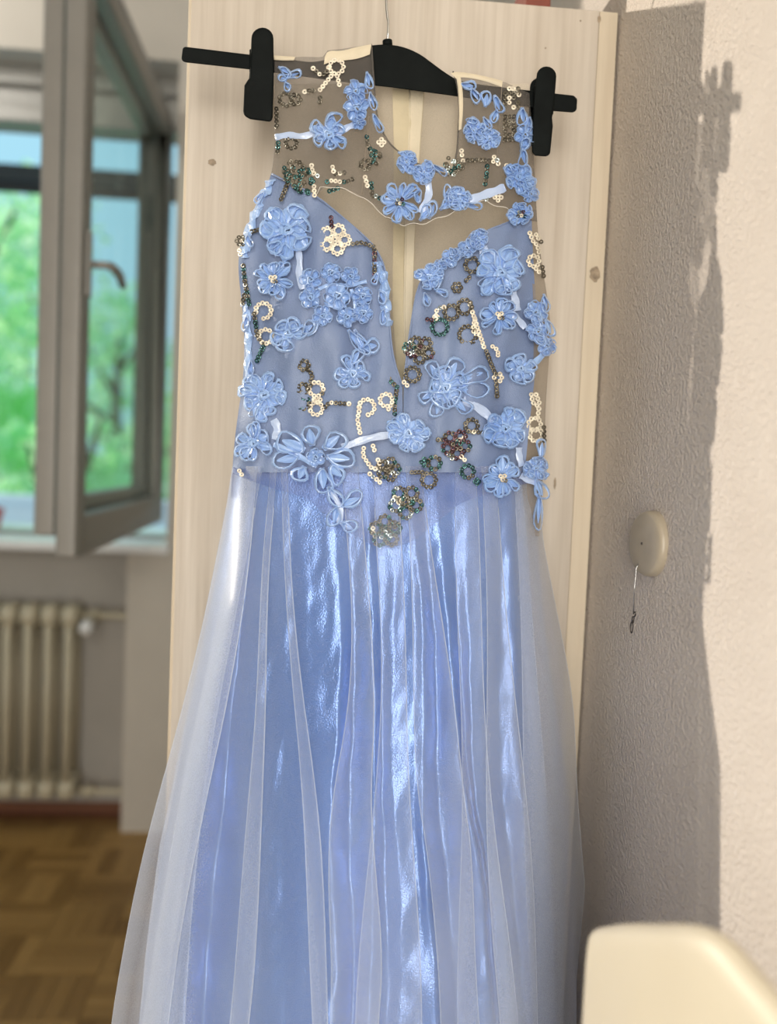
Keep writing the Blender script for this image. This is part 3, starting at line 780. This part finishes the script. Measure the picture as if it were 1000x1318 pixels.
# organza over-skirt: each layer is one cloth laid in overlapping pleats
def pleated(name, left, right, folds, off, material, wmul=1.0, ncol=5, amp=.0022, ph=0):
    rows = []; edges = [[] for _ in range(2 * len(folds) + 2)]
    for y in ys(80):
        g = (y - YTOP) / 700.0; marks = [0]
        l, r = interp(left, y), interp(right, y)
        stops = []
        for line, w0, w1 in folds:
            x = interp(line, min(y, 1318))
            if y > 1318: x += (x - 450) * .00045 * (y - 1318)
            stops.append((x, (w0 + (w1 - w0) * min(1.6, g)) * wmul * (.62 + .42 * sin(y * .0042 + w1 * 1.7 + x * .003 + ph) ** 2)))
        path = [(l, 0.0)]
        def go(x1, d1, n):
            x0, d0 = path[-1]
            for k in range(1, n + 1):
                t = k / n; path.append((x0 + (x1 - x0) * t, d0 + (d1 - d0) * (t * t * (3 - 2 * t))))
        for x, w in stops:
            go(x + w, .0075, ncol + 2)
            path.append((x + w + .8, .0066)); marks.append(len(path) - 1); path.append((x + w, .0056))
            go(x - w, .0022, 4)
            path.append((x - w - .8, .0012)); marks.append(len(path) - 1); path.append((x - w, .0003))
        go(r, .002, ncol + 2)
        row = []
        for (x, d) in path:
            e = min(1, max(0, min(x - l, r - x) / 34.0))
            crv = .022 * (1 - sqrt(max(0, 1 - (1 - e) ** 2)))
            w_ = amp * min(1.3, g + .25) * (sin(x * .06 + y * .004 + ph) + .6 * sin(x * .13 - y * .01 + ph * 2) + .35 * sin(y * .03 + x * .04))
            row.append(at_y(x, y, min(.9655, yd(x, y) - (off * (.35 + .65 * e) + d) * min(1, .12 + max(0, y - 640) / 160) - w_ * e * min(1, max(0, y - 610) / 90) + crv)))
        for p_ in row: p_.x = min(p_.x, .300 + .004 * sin(p_.z * 9))
        rows.append(row); marks.append(len(path) - 1)
        for e_, m_ in zip(edges, marks): e_.append(row[m_])
    q = MB(); q.grid(rows); o = q.build(name, material, dress)
    for k, e_ in enumerate(edges):
        q = MB(); q.tube(e_[6:], .00042 if k % 2 else .0003, 5); q.build('pleat_edge', M['pleat'], o)
    return o
TUL_L = smooth_pts([(298, 606), (290, 660), (278, 720), (262, 800), (243, 880), (222, 960), (201, 1035), (183, 1105), (168, 1175), (155, 1245), (143, 1318), (60, 1960)], 2)
TUL_R = smooth_pts([(697, 606), (696, 680), (705, 730), (717, 790), (731, 860), (739, 920), (741, 980), (744, 1040), (751, 1120), (757, 1200), (760, 1318), (732, 1960)], 2)
TUL2_L = smooth_pts([(299, 606), (292, 660), (283, 720), (268, 800), (250, 880), (232, 960), (217, 1040), (205, 1090), (198, 1150), (188, 1220), (180, 1318), (115, 1960)], 2)
TUL2_R = smooth_pts([(690, 606), (694, 760), (712, 900), (730, 1010), (733, 1060), (728, 1150), (722, 1318), (750, 1960)], 2)
L = lambda *p_: smooth_pts(list(p_), 2)
pleated('organza_skirt', TUL_L, TUL_R, [
    (L((322, 606), (306, 740), (276, 900), (250, 1019), (222, 1170), (200, 1318)), 10, 24),
    (L((352, 606), (340, 747), (336, 911), (328, 1037), (316, 1239), (308, 1318)), 4, 12),
    (L((455, 660), (466, 794), (466, 911), (452, 1028), (452, 1112), (460, 1239), (456, 1318)), 12, 34),
    (L((540, 690), (556, 864), (566, 1019), (580, 1103), (592, 1318)), 14, 38),
    (L((630, 620), (640, 800), (650, 1000), (668, 1318)), 12, 32),
], .031, M['tulle'], ph=.4)
pleated('organza_skirt', TUL2_L, TUL2_R, [
    (L((330, 606), (300, 760), (262, 960), (235, 1180), (222, 1318)), 6, 16),
    (L((366, 606), (370, 740), (380, 864), (396, 1000), (404, 1098), (412, 1318)), 4, 11),
    (L((500, 690), (508, 840), (505, 1028), (500, 1318)), 14, 40),
    (L((600, 640), (604, 800), (612, 1000), (628, 1318)), 12, 36),
    (L((668, 640), (676, 760), (688, 1000), (700, 1318)), 6, 18),
], .023, M['tulle'], ph=2.1, amp=.003)
# ------------------------------------------------------------------ ribbon flowers
PXM = .92 / F_PX      # metres of cloth per picture step on the bodice
def ribbon_loop(q, bx, by, ang, length, width, band, off, lift=.0035, mi=0, n=14, fat=.6):
    """a loop of ribbon standing on its edge: teardrop outline, band leaning in"""
    ca, sa = cos(ang), sin(ang); rows = []
    tw = random.uniform(-.5, .5); bend = random.uniform(-.35, .35); lift *= random.uniform(.7, 1.25)
    for k in range(n + 1):
        t = k / n; a = 2 * pi * t
        lx = length * (1 - cos(a)) / 2; ly = width * sin(a) * (.45 + fat * (1 - cos(a)) / 2) * .75
        ly += bend * width * (lx / max(length, 1)) ** 2 + .06 * width * sin(3 * a + tw * 9)
        px_, py_ = bx + ca * lx - sa * ly, by + sa * lx + ca * ly
        mxx, myy = bx + ca * length * .52, by + sa * length * .52
        dx, dy = mxx - px_, myy - py_; dl = sqrt(dx * dx + dy * dy) + 1e-6
        bb = min(band * (1 + .25 * sin(a * 2 + tw * 5)), dl * .85)
        ix, iy = px_ + dx / dl * bb, py_ + dy / dl * bb
        o1 = off + .0006 + lift * .35 * (1 - cos(a)) / 2; o2 = off + lift * (.6 + .5 * sin(a + tw * 4) ** 2)
        hx_, hy_ = (px_ + ix) / 2, (py_ + iy) / 2
        rows.append([P(px_, py_, o1), P(hx_, hy_, (o1 + o2) / 2 + lift * .28), P(ix, iy, o2)])
    q.grid(rows, mi)
def petal_cup(q, bx, by, ang, length, width, off, lift=.004, mi=0):
    """a gathered puff of ribbon"""
    ca, sa = cos(ang), sin(ang); rows = []; ph = random.uniform(0, 6)
    for j in range(6):
        t = j / 5; row = []
        for i in range(8):
            s = i / 7 * 2 - 1
            lx = length * (t - .12 * s * s * t); ly = width * .5 * s * (sin(pi * (.18 + .68 * t)))
            fold = .35 * sin(s * 7 + ph) + .4 * (1 - s * s)
            row.append(P(bx + ca * lx - sa * ly, by + sa * lx + ca * ly, off + lift * (.2 + .8 * sin(pi * (t * .85 + .08))) * (.45 + fold)))
        rows.append(row)
    q.grid(rows, mi)
def rosette(q, bx, by, r, off, band=None, turns=1.7, lift=.004, mi=0):
    rows = []; n = int(22 * turns); a0 = random.uniform(0, 6); band = band or r * .42
    for k in range(n + 1):
        t = k / n; a = a0 + 2 * pi * turns * t; rr = r * (1 - .72 * t) * (1 + .13 * sin(3 * a + a0))
        ix = max(.2, rr - band)
        rows.append([P(bx + cos(a) * rr, by + sin(a) * rr * .95, off + lift * (.15 + .75 * t)), P(bx + cos(a) * (rr + ix) / 2, by + sin(a) * (rr + ix) / 2, off + lift * (.5 + .8 * t)), P(bx + cos(a) * ix, by + sin(a) * ix, off + lift * (.45 + .7 * t))])
    q.grid(rows, mi)
def ring_sequin(q, x, y, r, off, mi, tilt=.25):
    n = 9; tx, ty = random.uniform(-tilt, tilt), random.uniform(-tilt, tilt); rows = []
    for rr, h in ((r * .28, -.15), (r * .34, 0), (r * .95, .10), (r, .02)):
        rows.append([P(x + cos(2*pi*k/n) * rr, y + sin(2*pi*k/n) * rr, off + (h * r + (tx * cos(2*pi*k/n) + ty * sin(2*pi*k/n)) * rr) * PXM) for k in range(n)])
    q.grid(rows, mi, close=True)

FOFF = .0035
RB = [M['ribbon'], M['ribbon_pale']]
def flower(x, y, r, kind, n=7, centre='rose', rot=None):
    rot = random.uniform(0, 6) if rot is None else rot
    c = MB(); off = FOFF + (.006 if y > 560 else 0)
    if centre == 'rose': rosette(c, x, y, r * .36, off + .0025, lift=.003)
    else:
        k = 6 if r > 20 else 4
        for a in range(k): rosette(c, x + cos(a * 2 * pi / k) * r * .10, y + sin(a * 2 * pi / k) * r * .10, r * .16, off + .002, turns=1.0, lift=.002)
    fl = c.build('ribbon_flower', RB, dress, smooth=False)
    if centre == 'sequin':
        s = MB()
        for (dx, dy, mi) in ((-2.6, -2, 0), (2.6, -2.4, 0), (0, 2.6, 0), (3.5, 3.5, 1)): ring_sequin(s, x + dx, y + dy, 3.1, off + .0058, mi)
        tag(s.build('sequin_centre', SEQ, fl), kind='stuff')
    if centre == 'jewel':
        s = MB()
        for (dx, dy, mi) in ((-2.6, -2, 3), (2.6, -2.4, 4), (0, 2.6, 0), (4, 3.5, 2), (-4, 3, 1)): ring_sequin(s, x + dx, y + dy, 2.7, off + .0058, mi, .9)
        tag(s.build('sequin_centre', SEQ, fl), kind='stuff')
    body = None
    for k in range(n):
        a = rot + 2 * pi * k / n + random.uniform(-.26, .26); ln = r * random.uniform(.66, 1.04); n_ = n; n = n * random.uniform(.82, 1.35)
        q = MB(); sx, sy = x + cos(a) * r * .16, y + sin(a) * r * .16
        if kind == 'loop': ribbon_loop(q, sx, sy, a, ln, 2 * pi * r / n * .66, r * .10 + 1.2, off, .006); petal_cup(q, sx, sy, a, ln * .82, 2 * pi * r / n * .55, off, .002); ribbon_loop(q, sx, sy, a + .1, ln * .7, 2 * pi * r / n * .38, 1.8, off + .001, .004, n=10)
        elif kind == 'daisy': ribbon_loop(q, sx, sy, a, ln, 2 * pi * r / n * .75, r * .07 + 1.0, off + .0006 * (k % 2), .0052, n=12); petal_cup(q, sx, sy, a, ln * .9, 2 * pi * r / n * .6, off + .0002, .0022)
        else:
            petal_cup(q, sx, sy, a, ln, 2 * pi * r / n * .9, off, .0042)
            ribbon_loop(q, sx + cos(a) * r * .25, sy + sin(a) * r * .25, a, ln * .70, 2 * pi * r / n * .66, r * .07 + 1.2, off + .0022, .0046, n=12); ribbon_loop(q, sx, sy, a + .35, ln * .9, 2 * pi * r / n * .45, 2.0, off + .001, .0056, n=12)
        n = n_
        if r >= 20: q.build('petal', RB, fl, smooth=False)
        else:
            body = body or MB(); body.add(q.v, q.f, 0)
    if body: body.build('petal_ring', RB, fl, smooth=False)
    return fl
def rose(x, y, r):
    q = MB(); off = FOFF + (.006 if y > 560 else 0); a0 = random.uniform(0, 6)
    for k in range(5):
        a = a0 + k * 1.257; petal_cup(q, x + cos(a) * r * .2, y + sin(a) * r * .2, a, r * .85, r * .95, off, .0026)
        ribbon_loop(q, x + cos(a) * r * .15, y + sin(a) * r * .15, a + .3, r * .95, r * .75, 1.7, off + .0008, .005, n=10)
    rosette(q, x + r * .05, y, r * .52, off + .0026, r * .2, 1.5, .0034)
    return q.build('ribbon_rose', RB, dress, smooth=False)
def loops(name, items, off=FOFF):
    """separate bow loops: (x, y, angle in degrees, length, width)"""
    for x, y, a, ln, w in items:
        q = MB(); petal_cup(q, x, y, radians(a), ln * .8, w * .55, off + (.006 if y > 560 else 0), .0018); ribbon_loop(q, x, y, radians(a), ln, w, 2.4 + w * .05, off + (.006 if y > 560 else 0) + random.uniform(0, .001), .006)
        q.build(name, RB, dress, smooth=False)
def band(pts, w, pale=1, off=FOFF + .001):
    pts = smooth_pts(pts, 2); rows = []; ph = random.uniform(0, 6)
    for i, (x, y) in enumerate(pts):
        a, b_ = pts[max(0, i - 1)], pts[min(len(pts) - 1, i + 1)]
        dx, dy = b_[0] - a[0], b_[1] - a[1]; d = sqrt(dx * dx + dy * dy) + 1e-6; nx, ny = -dy / d, dx / d
        s = w / 2 * (1 + .12 * sin(i * 1.3 + ph)); o = off + (.006 if y > 560 else 0) + .0008 * sin(i * .9 + ph)
        rows.append([P(x + nx * s * k, y + ny * s * k, o + .0008 * (1 - k * k) + .0005 * sin(k * 4 + i + ph)) for k in (-1, -.5, 0, .5, 1)])
    q = MB(); q.grid(rows, pale); q.build('ribbon_band', RB, dress)

# shoulders and neck
flower(423, 173, 26, 'loop', 6, rot=.5)
band([(354, 177), (370, 173), (388, 176), (404, 172)], 8); band([(434, 174), (446, 164), (455, 161)], 8)
rose(458, 117, 14); rose(459, 139, 16); rose(462, 158, 9)
loops('ribbon_bow', [(472, 92, 80, 24, 10), (476, 118, 75, 26, 10), (480, 146, 65, 28, 10)])
loops('ribbon_bow', [(358, 86, 30, 22, 10), (368, 100, -20, 22, 11), (372, 96, 150, 16, 10), (366, 104, 60, 16, 9)])
loops('ribbon_bow', [(592, 108, 10, 22, 12), (606, 112, 60, 24, 11), (624, 138, -80, 22, 13), (636, 122, 70, 26, 11), (640, 140, 110, 20, 10), (622, 150, 60, 20, 9)])
flower(610, 168, 16, 'puff', 5); flower(630, 178, 16, 'puff', 5)
rose(676, 174, 14); loops('ribbon_bow', [(672, 138, 85, 24, 14), (670, 196, -60, 22, 12), (672, 190, 80, 26, 12), (682, 150, 95, 22, 9)])
flower(668, 228, 21, 'puff', 6); rose(676, 232, 12); rose(660, 222, 9); rose(683, 250, 11)
flower(671, 275, 17, 'puff', 7, 'jewel')
flower(524, 209, 15, 'puff', 5); flower(546, 222, 15, 'puff', 5); loops('ribbon_bow', [(556, 212, 30, 24, 9), (512, 196, 20, 20, 9)])
flower(515, 259, 26, 'daisy', 11, 'jewel')
band([(549, 228), (553, 245), (550, 258), (541, 274)], 9); loops('ribbon_bow', [(540, 262, 250, 18, 11)])
loops('ribbon_bow', [(540, 284, -50, 26, 12), (552, 282, -70, 26, 12), (566, 270, -40, 26, 12), (574, 262, -80, 26, 10)])
flower(592, 256, 17, 'puff', 5); loops('ribbon_bow', [(596, 262, 15, 26, 10), (600, 252, 175, 22, 10)])
band([(604, 258), (622, 251), (638, 246), (650, 241)], 11)
# left cup
flower(369, 296, 35, 'puff', 7); band([(384, 322), (386, 338), (384, 356), (390, 372)], 8)
flower(351, 359, 26, 'daisy', 10, 'sequin')
for x, y, r in ((399, 360, 14), (426, 351, 13), (451, 355, 12), (399, 383, 14), (434, 381, 17), (466, 381, 13), (467, 403, 13), (446, 408, 13), (415, 406, 13)): rose(x, y, r)
band([(410, 372), (424, 366), (450, 368), (472, 362)], 5, 0); band([(418, 388), (430, 396), (446, 394)], 5, 0); band([(452, 372), (458, 392), (456, 410)], 5, 0)
flower(370, 429, 23, 'loop', 5, rot=.3); band([(378, 422), (392, 432), (404, 428), (410, 412)], 5, 0); loops('ribbon_bow', [(388, 430, -40, 24, 14)])
loops('ribbon_bow', [(448, 424, 55, 44, 14), (456, 424, 62, 40, 12), (466, 448, -10, 24, 18), (452, 470, -60, 26, 14)])
flower(454, 481, 24, 'loop', 6, rot=.2)
# right cup
for x, y, r in ((580, 332, 12), (601, 320, 12), (590, 326, 8), (566, 343, 9)): rose(x, y, r)
flower(616, 307, 14, 'puff', 5)
flower(553, 357, 19, 'puff', 5); loops('ribbon_bow', [(546, 376, 70, 20, 10), (560, 374, 10, 18, 10)])
band([(621, 318), (626, 330), (634, 340)], 13); flower(645, 351, 33, 'puff', 7); band([(660, 376), (664, 388), (666, 400)], 9)
flower(643, 406, 25, 'daisy', 9, 'sequin'); band([(660, 404), (668, 412), (676, 422)], 8)
rose(690, 402, 15); rose(692, 426, 14); loops('ribbon_bow', [(700, 378, 80, 26, 11), (674, 400, 20, 28, 12), (702, 410, 70, 26, 12), (684, 428, 40, 24, 12)])
flower(671, 475, 23, 'loop', 5, rot=.9); band([(684, 470), (694, 462), (702, 452)], 8, 0); rose(704, 446, 12); loops('ribbon_bow', [(700, 430, 75, 22, 9)])
# big loop flower
fl = flower(574, 499, 27, 'loop', 5); q = MB()
loops('ribbon_bow', [(574, 492, -62, 36, 22), (590, 492, -22, 42, 20), (590, 500, 8, 42, 18), (582, 510, 48, 32, 18), (568, 510, 105, 30, 17), (560, 504, 150, 24, 16), (566, 490, -120, 30, 17)])
band([(596, 514), (612, 522), (628, 534), (638, 546)], 11)
flower(651, 551, 30, 'puff', 7); band([(668, 576), (668, 588), (672, 600)], 8)
# waist row
flower(339, 508, 32, 'puff', 8); band([(352, 540), (358, 552), (354, 566)], 10)
flower(326, 570, 25, 'daisy', 8, 'rose')
flower(526, 558, 27, 'puff', 7); band([(440, 576), (462, 568), (484, 562), (506, 559)], 9)
rose(406, 589, 12)
loops('ribbon_flower', [(392, 580, 205, 40, 26), (402, 574, -100, 28, 22), (416, 578, -40, 34, 22), (420, 588, 5, 38, 22), (424, 600, 40, 26, 20), (392, 600, 115, 22, 20), (386, 588, 170, 38, 20)])
band([(352, 572), (372, 580), (390, 590), (408, 600)], 7, 0)
loops('ribbon_flower', [(414, 602, 85, 34, 22), (422, 626, 60, 32, 16), (438, 652, -25, 34, 17), (434, 650, 100, 30, 16), (438, 672, 30, 24, 15)]); band([(424, 630), (434, 644), (440, 660), (436, 674)], 7)
flower(647, 615, 27, 'daisy', 9, 'sequin'); flower(690, 602, 17, 'puff', 5); band([(670, 612), (680, 618), (692, 622)], 8)
loops('ribbon_bow', [(690, 616, 70, 30, 16), (696, 590, -85, 26, 12), (694, 634, 92, 50, 11)])
# left side edge ruffle
def ruffle(pts, w, name='ribbon_ruffle'):
    pts = smooth_pts(pts, 3); rows = []; ph = random.uniform(0, 6)
    for i, (x, y) in enumerate(pts):
        rows.append([P(x + w * (k - .5) * (1 + .3 * sin(i * .8 + ph + k)), y + 2.2 * sin(i * 1.3 + k * 3), FOFF - .002 + .0035 * sin(pi * k) + .0016 * sin(i * 1.1 + k * 4 + ph)) for k in (0, .25, .5, .75, 1)])
    q = MB(); q.grid(rows); q.build(name, RB, dress, smooth=False)
ruffle([(348, 232), (338, 256), (326, 280), (318, 304), (314, 330)], 11); ruffle([(315, 392), (319, 420), (320, 450), (319, 486)], 9)
ruffle([(484, 338), (492, 352), (496, 372), (496, 395), (499, 418)], 12)
loops('ribbon_bow', [(340, 246, 130, 20, 9), (318, 300, 80, 20, 8), (318, 404, 100, 24, 8), (322, 462, 85, 24, 8), (488, 372, 70, 22, 10), (486, 350, 110, 18, 9), (494, 396, 95, 24, 9)])

# ------------------------------------------------------------------ sequin sprays
CL = {'c': 0, 't': 1, 'd': 2, 's': 3, 'p': 4}
def chain(pts, step=5.6):
    out = []; carry = 0
    for (x0, y0), (x1, y1) in zip(pts, pts[1:]):
        d = sqrt((x1 - x0) ** 2 + (y1 - y0) ** 2); s = carry
        while s < d: out.append((x0 + (x1 - x0) * s / d, y0 + (y1 - y0) * s / d)); s += step
        carry = s - d
    return out
def ringp(x, y, r, a0=0, a1=360):
    n = max(4, int(2 * pi * r * (a1 - a0) / 360 / 5.2)); return [(x + r * cos(radians(a0 + (a1 - a0) * k / n)), y + r * sin(radians(a0 + (a1 - a0) * k / n))) for k in range(n + (0 if a1 - a0 >= 360 else 1))]
def blob(x, y, r, n):
    return [(x + r * sqrt(random.random()) * cos(a), y + r * sqrt(random.random()) * sin(a)) for a in [random.uniform(0, 6.28) for _ in range(n)]]
def star(x, y, r, k=5, rot=0):
    o = []
    for j in range(k):
        a = rot + 2 * pi * j / k; o += ringp(x + cos(a) * r * .62, y + sin(a) * r * .62, r * .34)
    return o + ringp(x, y, r * .2)
def spray(*groups, r=3.25, off=.0032):
    q = MB()
    for pts, cls in groups:
        for i, (x, y) in enumerate(pts):
            c = random.choice(cls); o = off + (.0055 if y > 560 else 0) + random.uniform(0, .0012)
            ring_sequin(q, x, y, r * random.uniform(.92, 1.06), o, CL[c], .12 if c == 'c' else .55)
    return tag(q.build('sequin_spray', SEQ, dress), kind='stuff')
spray((chain([(403, 88), (412, 96), (420, 94), (424, 84)]), 'cct'), (ringp(433, 86, 9), 'c'), (chain([(426, 98), (418, 108), (409, 119)]), 'c'), (chain([(434, 98), (437, 110)]), 'c'), (chain([(444, 70), (456, 66)]), 'ct'), (chain([(392, 118), (406, 116)]), 'tc'), (chain([(412, 126), (411, 136)]), 't'))
spray((ringp(368, 128, 8), 't'), (ringp(380, 128, 6), 't'), (chain([(356, 140), (356, 165)]), 't'), (ringp(375, 184, 7), 't'), (chain([(358, 184), (357, 200)]), 'td'))
spray((blob(382, 222, 18, 34), 'ttttd'), (blob(392, 232, 18, 30), 'ddt'), (chain([(366, 216), (370, 232), (380, 236)]), 'd'), (chain([(401, 213), (402, 222), (411, 228)]), 'cs'), (chain([(428, 215), (430, 224), (444, 222)]), 'cct'), (chain([(421, 234), (428, 232), (436, 234), (446, 234), (452, 232), (456, 228)]), 'ctdd'), (chain([(404, 240), (405, 256)]), 'c'), (chain([(424, 246), (436, 242)]), 'd'))
spray((chain([(370, 236), (361, 258)], 4.4), 't')); spray((chain([(324, 298), (337, 295)], 4.4), 't'))
spray((star(431, 308, 20, 5, -1.2), 'c'), (chain([(426, 280), (427, 294)]), 'cp'), (chain([(454, 314), (464, 312), (474, 315), (482, 318)]), 't'), (chain([(482, 322), (482, 362)], 4.4), 'tp'))
spray((ringp(310, 310, 5), 't'), (chain([(308, 322), (310, 330)]), 'c'), (chain([(313, 342), (315, 362), (318, 378), (321, 394)], 5), 'tttd'), (ringp(339, 400, 10, -190, 90), 'c'), (ringp(342, 433, 9, -200, 120), 'c'), (chain([(327, 404), (329, 418), (331, 432), (338, 442)]), 'td'), (chain([(339, 446), (334, 456), (330, 466)], 5), 'd'))
spray((ringp(391, 470, 6), 'tc'), (chain([(396, 476), (402, 482), (400, 492)]), 't'), (ringp(407, 501, 9), 'cct'), (ringp(407, 526, 8), 'c'), (blob(408, 514, 5, 5), 'c'), (ringp(390, 500, 6), 'dt'), (ringp(391, 519, 7), 'dt'), (chain([(418, 524), (424, 518), (434, 519), (452, 520)]), 'cttt'), (ringp(472, 524, 10, -180, 80), 'c'), (chain([(463, 524), (460, 540), (464, 560)]), 'c'))
spray((ringp(497, 515, 8, -280, 20), 'c'), (chain([(498, 483), (504, 492), (511, 498), (508, 520), (508, 534)], 5), 'dt'), (chain([(503, 522), (498, 530)]), 'c'))
spray((chain([(468, 577), (467, 586), (472, 594), (478, 602), (486, 604), (489, 594), (484, 590)]), 'c'), (chain([(476, 610), (486, 618), (490, 622)]), 'cs'), (star(500, 604, 15, 5), 'tttds'), (chain([(480, 574), (482, 580)]), 'c'))
spray((star(522, 646, 22, 5, .3), 'dtts'), (blob(522, 646, 10, 10), 'dst'), (chain([(508, 640), (514, 642), (512, 650)]), 'c'))
spray((star(496, 684, 21, 5, .9), 'ddtt'), (blob(496, 690, 9, 8), 'ds'), (chain([(480, 680), (480, 688), (486, 692)]), 'c'), (chain([(508, 678), (518, 674)]), 't'))
spray((star(587, 572, 19, 5, .2), 'tppd'), (chain([(592, 566), (600, 562)]), 'cs'), (ringp(607, 548, 8), 't'), (chain([(610, 556), (622, 557)]), 'tc'), (chain([(578, 586), (582, 590)]), 's'), (chain([(594, 588), (598, 592)]), 'c'), (chain([(564, 566), (572, 566)]), 't'))
spray((ringp(552, 618, 9), 't'), (ringp(559, 596, 8), 'td'), (ringp(546, 595, 4), 'd'), (chain([(530, 608), (546, 608)], 4.5), 't')); spray((ringp(602, 607, 8), 'td'), (ringp(614, 620, 2.5), 'd'))
spray((chain([(684, 508), (686, 518), (694, 524), (692, 538)]), 'c'), (chain([(690, 508), (695, 520)]), 'c'), (ringp(688, 546, 8), 'c'), (ringp(690, 560, 8), 'c'), (chain([(700, 550), (701, 572)]), 't'))
spray((star(541, 450, 18, 5, .4), 'tttp'), (ringp(527, 448, 7), 'dds'), (ringp(531, 482, 9), 'tt'), (chain([(520, 492), (526, 498)]), 'c'))
spray((ringp(566, 421, 10), 'd'), (ringp(581, 402, 9), 't'), (chain([(562, 400), (568, 395), (576, 396)]), 'cs'), (ringp(561, 408, 2), 'c'), (chain([(550, 411), (556, 412)]), 'p'))
spray((chain([(605, 392), (612, 414), (618, 432), (623, 447)], 5.2), 'c'), (chain([(611, 410), (609, 426), (616, 434)]), 'c'), (chain([(626, 452), (632, 468), (638, 482)], 4.6), 't'), (ringp(641, 486, 5), 'ct'), (chain([(639, 496), (640, 514)], 4.6), 't'), (ringp(598, 395, 9), 't'), (ringp(602, 431, 11, 20, 330), 't'), (chain([(634, 446), (640, 450), (642, 458), (637, 454)]), 'c'))
spray((ringp(608, 341, 9), 't'), (chain([(617, 349), (622, 351)]), 'c'), (chain([(604, 357), (598, 363)]), 'ct'), (ringp(588, 370, 5), 't'))
spray((chain([(682, 300), (686, 310), (692, 316), (694, 326)]), 'c'), (chain([(690, 302), (697, 312)]), 'ct'), (ringp(687, 336, 7), 'c'), (chain([(690, 346), (696, 352)]), 'c'), (chain([(698, 344), (700, 358)]), 't'))
spray(([(650 + i * 5.6, 114 + j * 6) for i in range(4) for j in range(5) if (i + j) % 5], 'ttc'), ([(650 + i * 5.6, 150 + j * 6) for i in range(4) for j in range(6) if (i * j) % 4 != 3], 't'), (chain([(660, 114), (668, 122)]), 'c'))
spray((blob(584, 212, 13, 26), 'tdts'), (chain([(594, 194), (595, 204)]), 'c'), (chain([(596, 207), (612, 206), (622, 206), (636, 208)]), 'tct'), (chain([(627, 214), (626, 228), (624, 240)], 4.6), 'td'), (chain([(636, 202), (642, 208), (640, 214)]), 'cs'), (chain([(652, 213), (656, 216)]), 'c'), (ringp(641, 254, 4), 'c'), (chain([(626, 256), (630, 258)]), 's'))
spray((chain([(472, 176), (474, 190), (484, 196), (488, 202)]), 'td'), (ringp(470, 212, 6), 't'), (ringp(491, 183, 3.5), 'c'), (chain([(470, 228), (473, 240)]), 'c'), (chain([(478, 236), (479, 256)]), 'td'), (chain([(484, 252), (490, 256)]), 'ds'), (blob(482, 202, 10, 10), 'td'))
spray((chain([(308, 606), (313, 614)]), 'dc'), (chain([(314, 380), (312, 392)]), 't'))
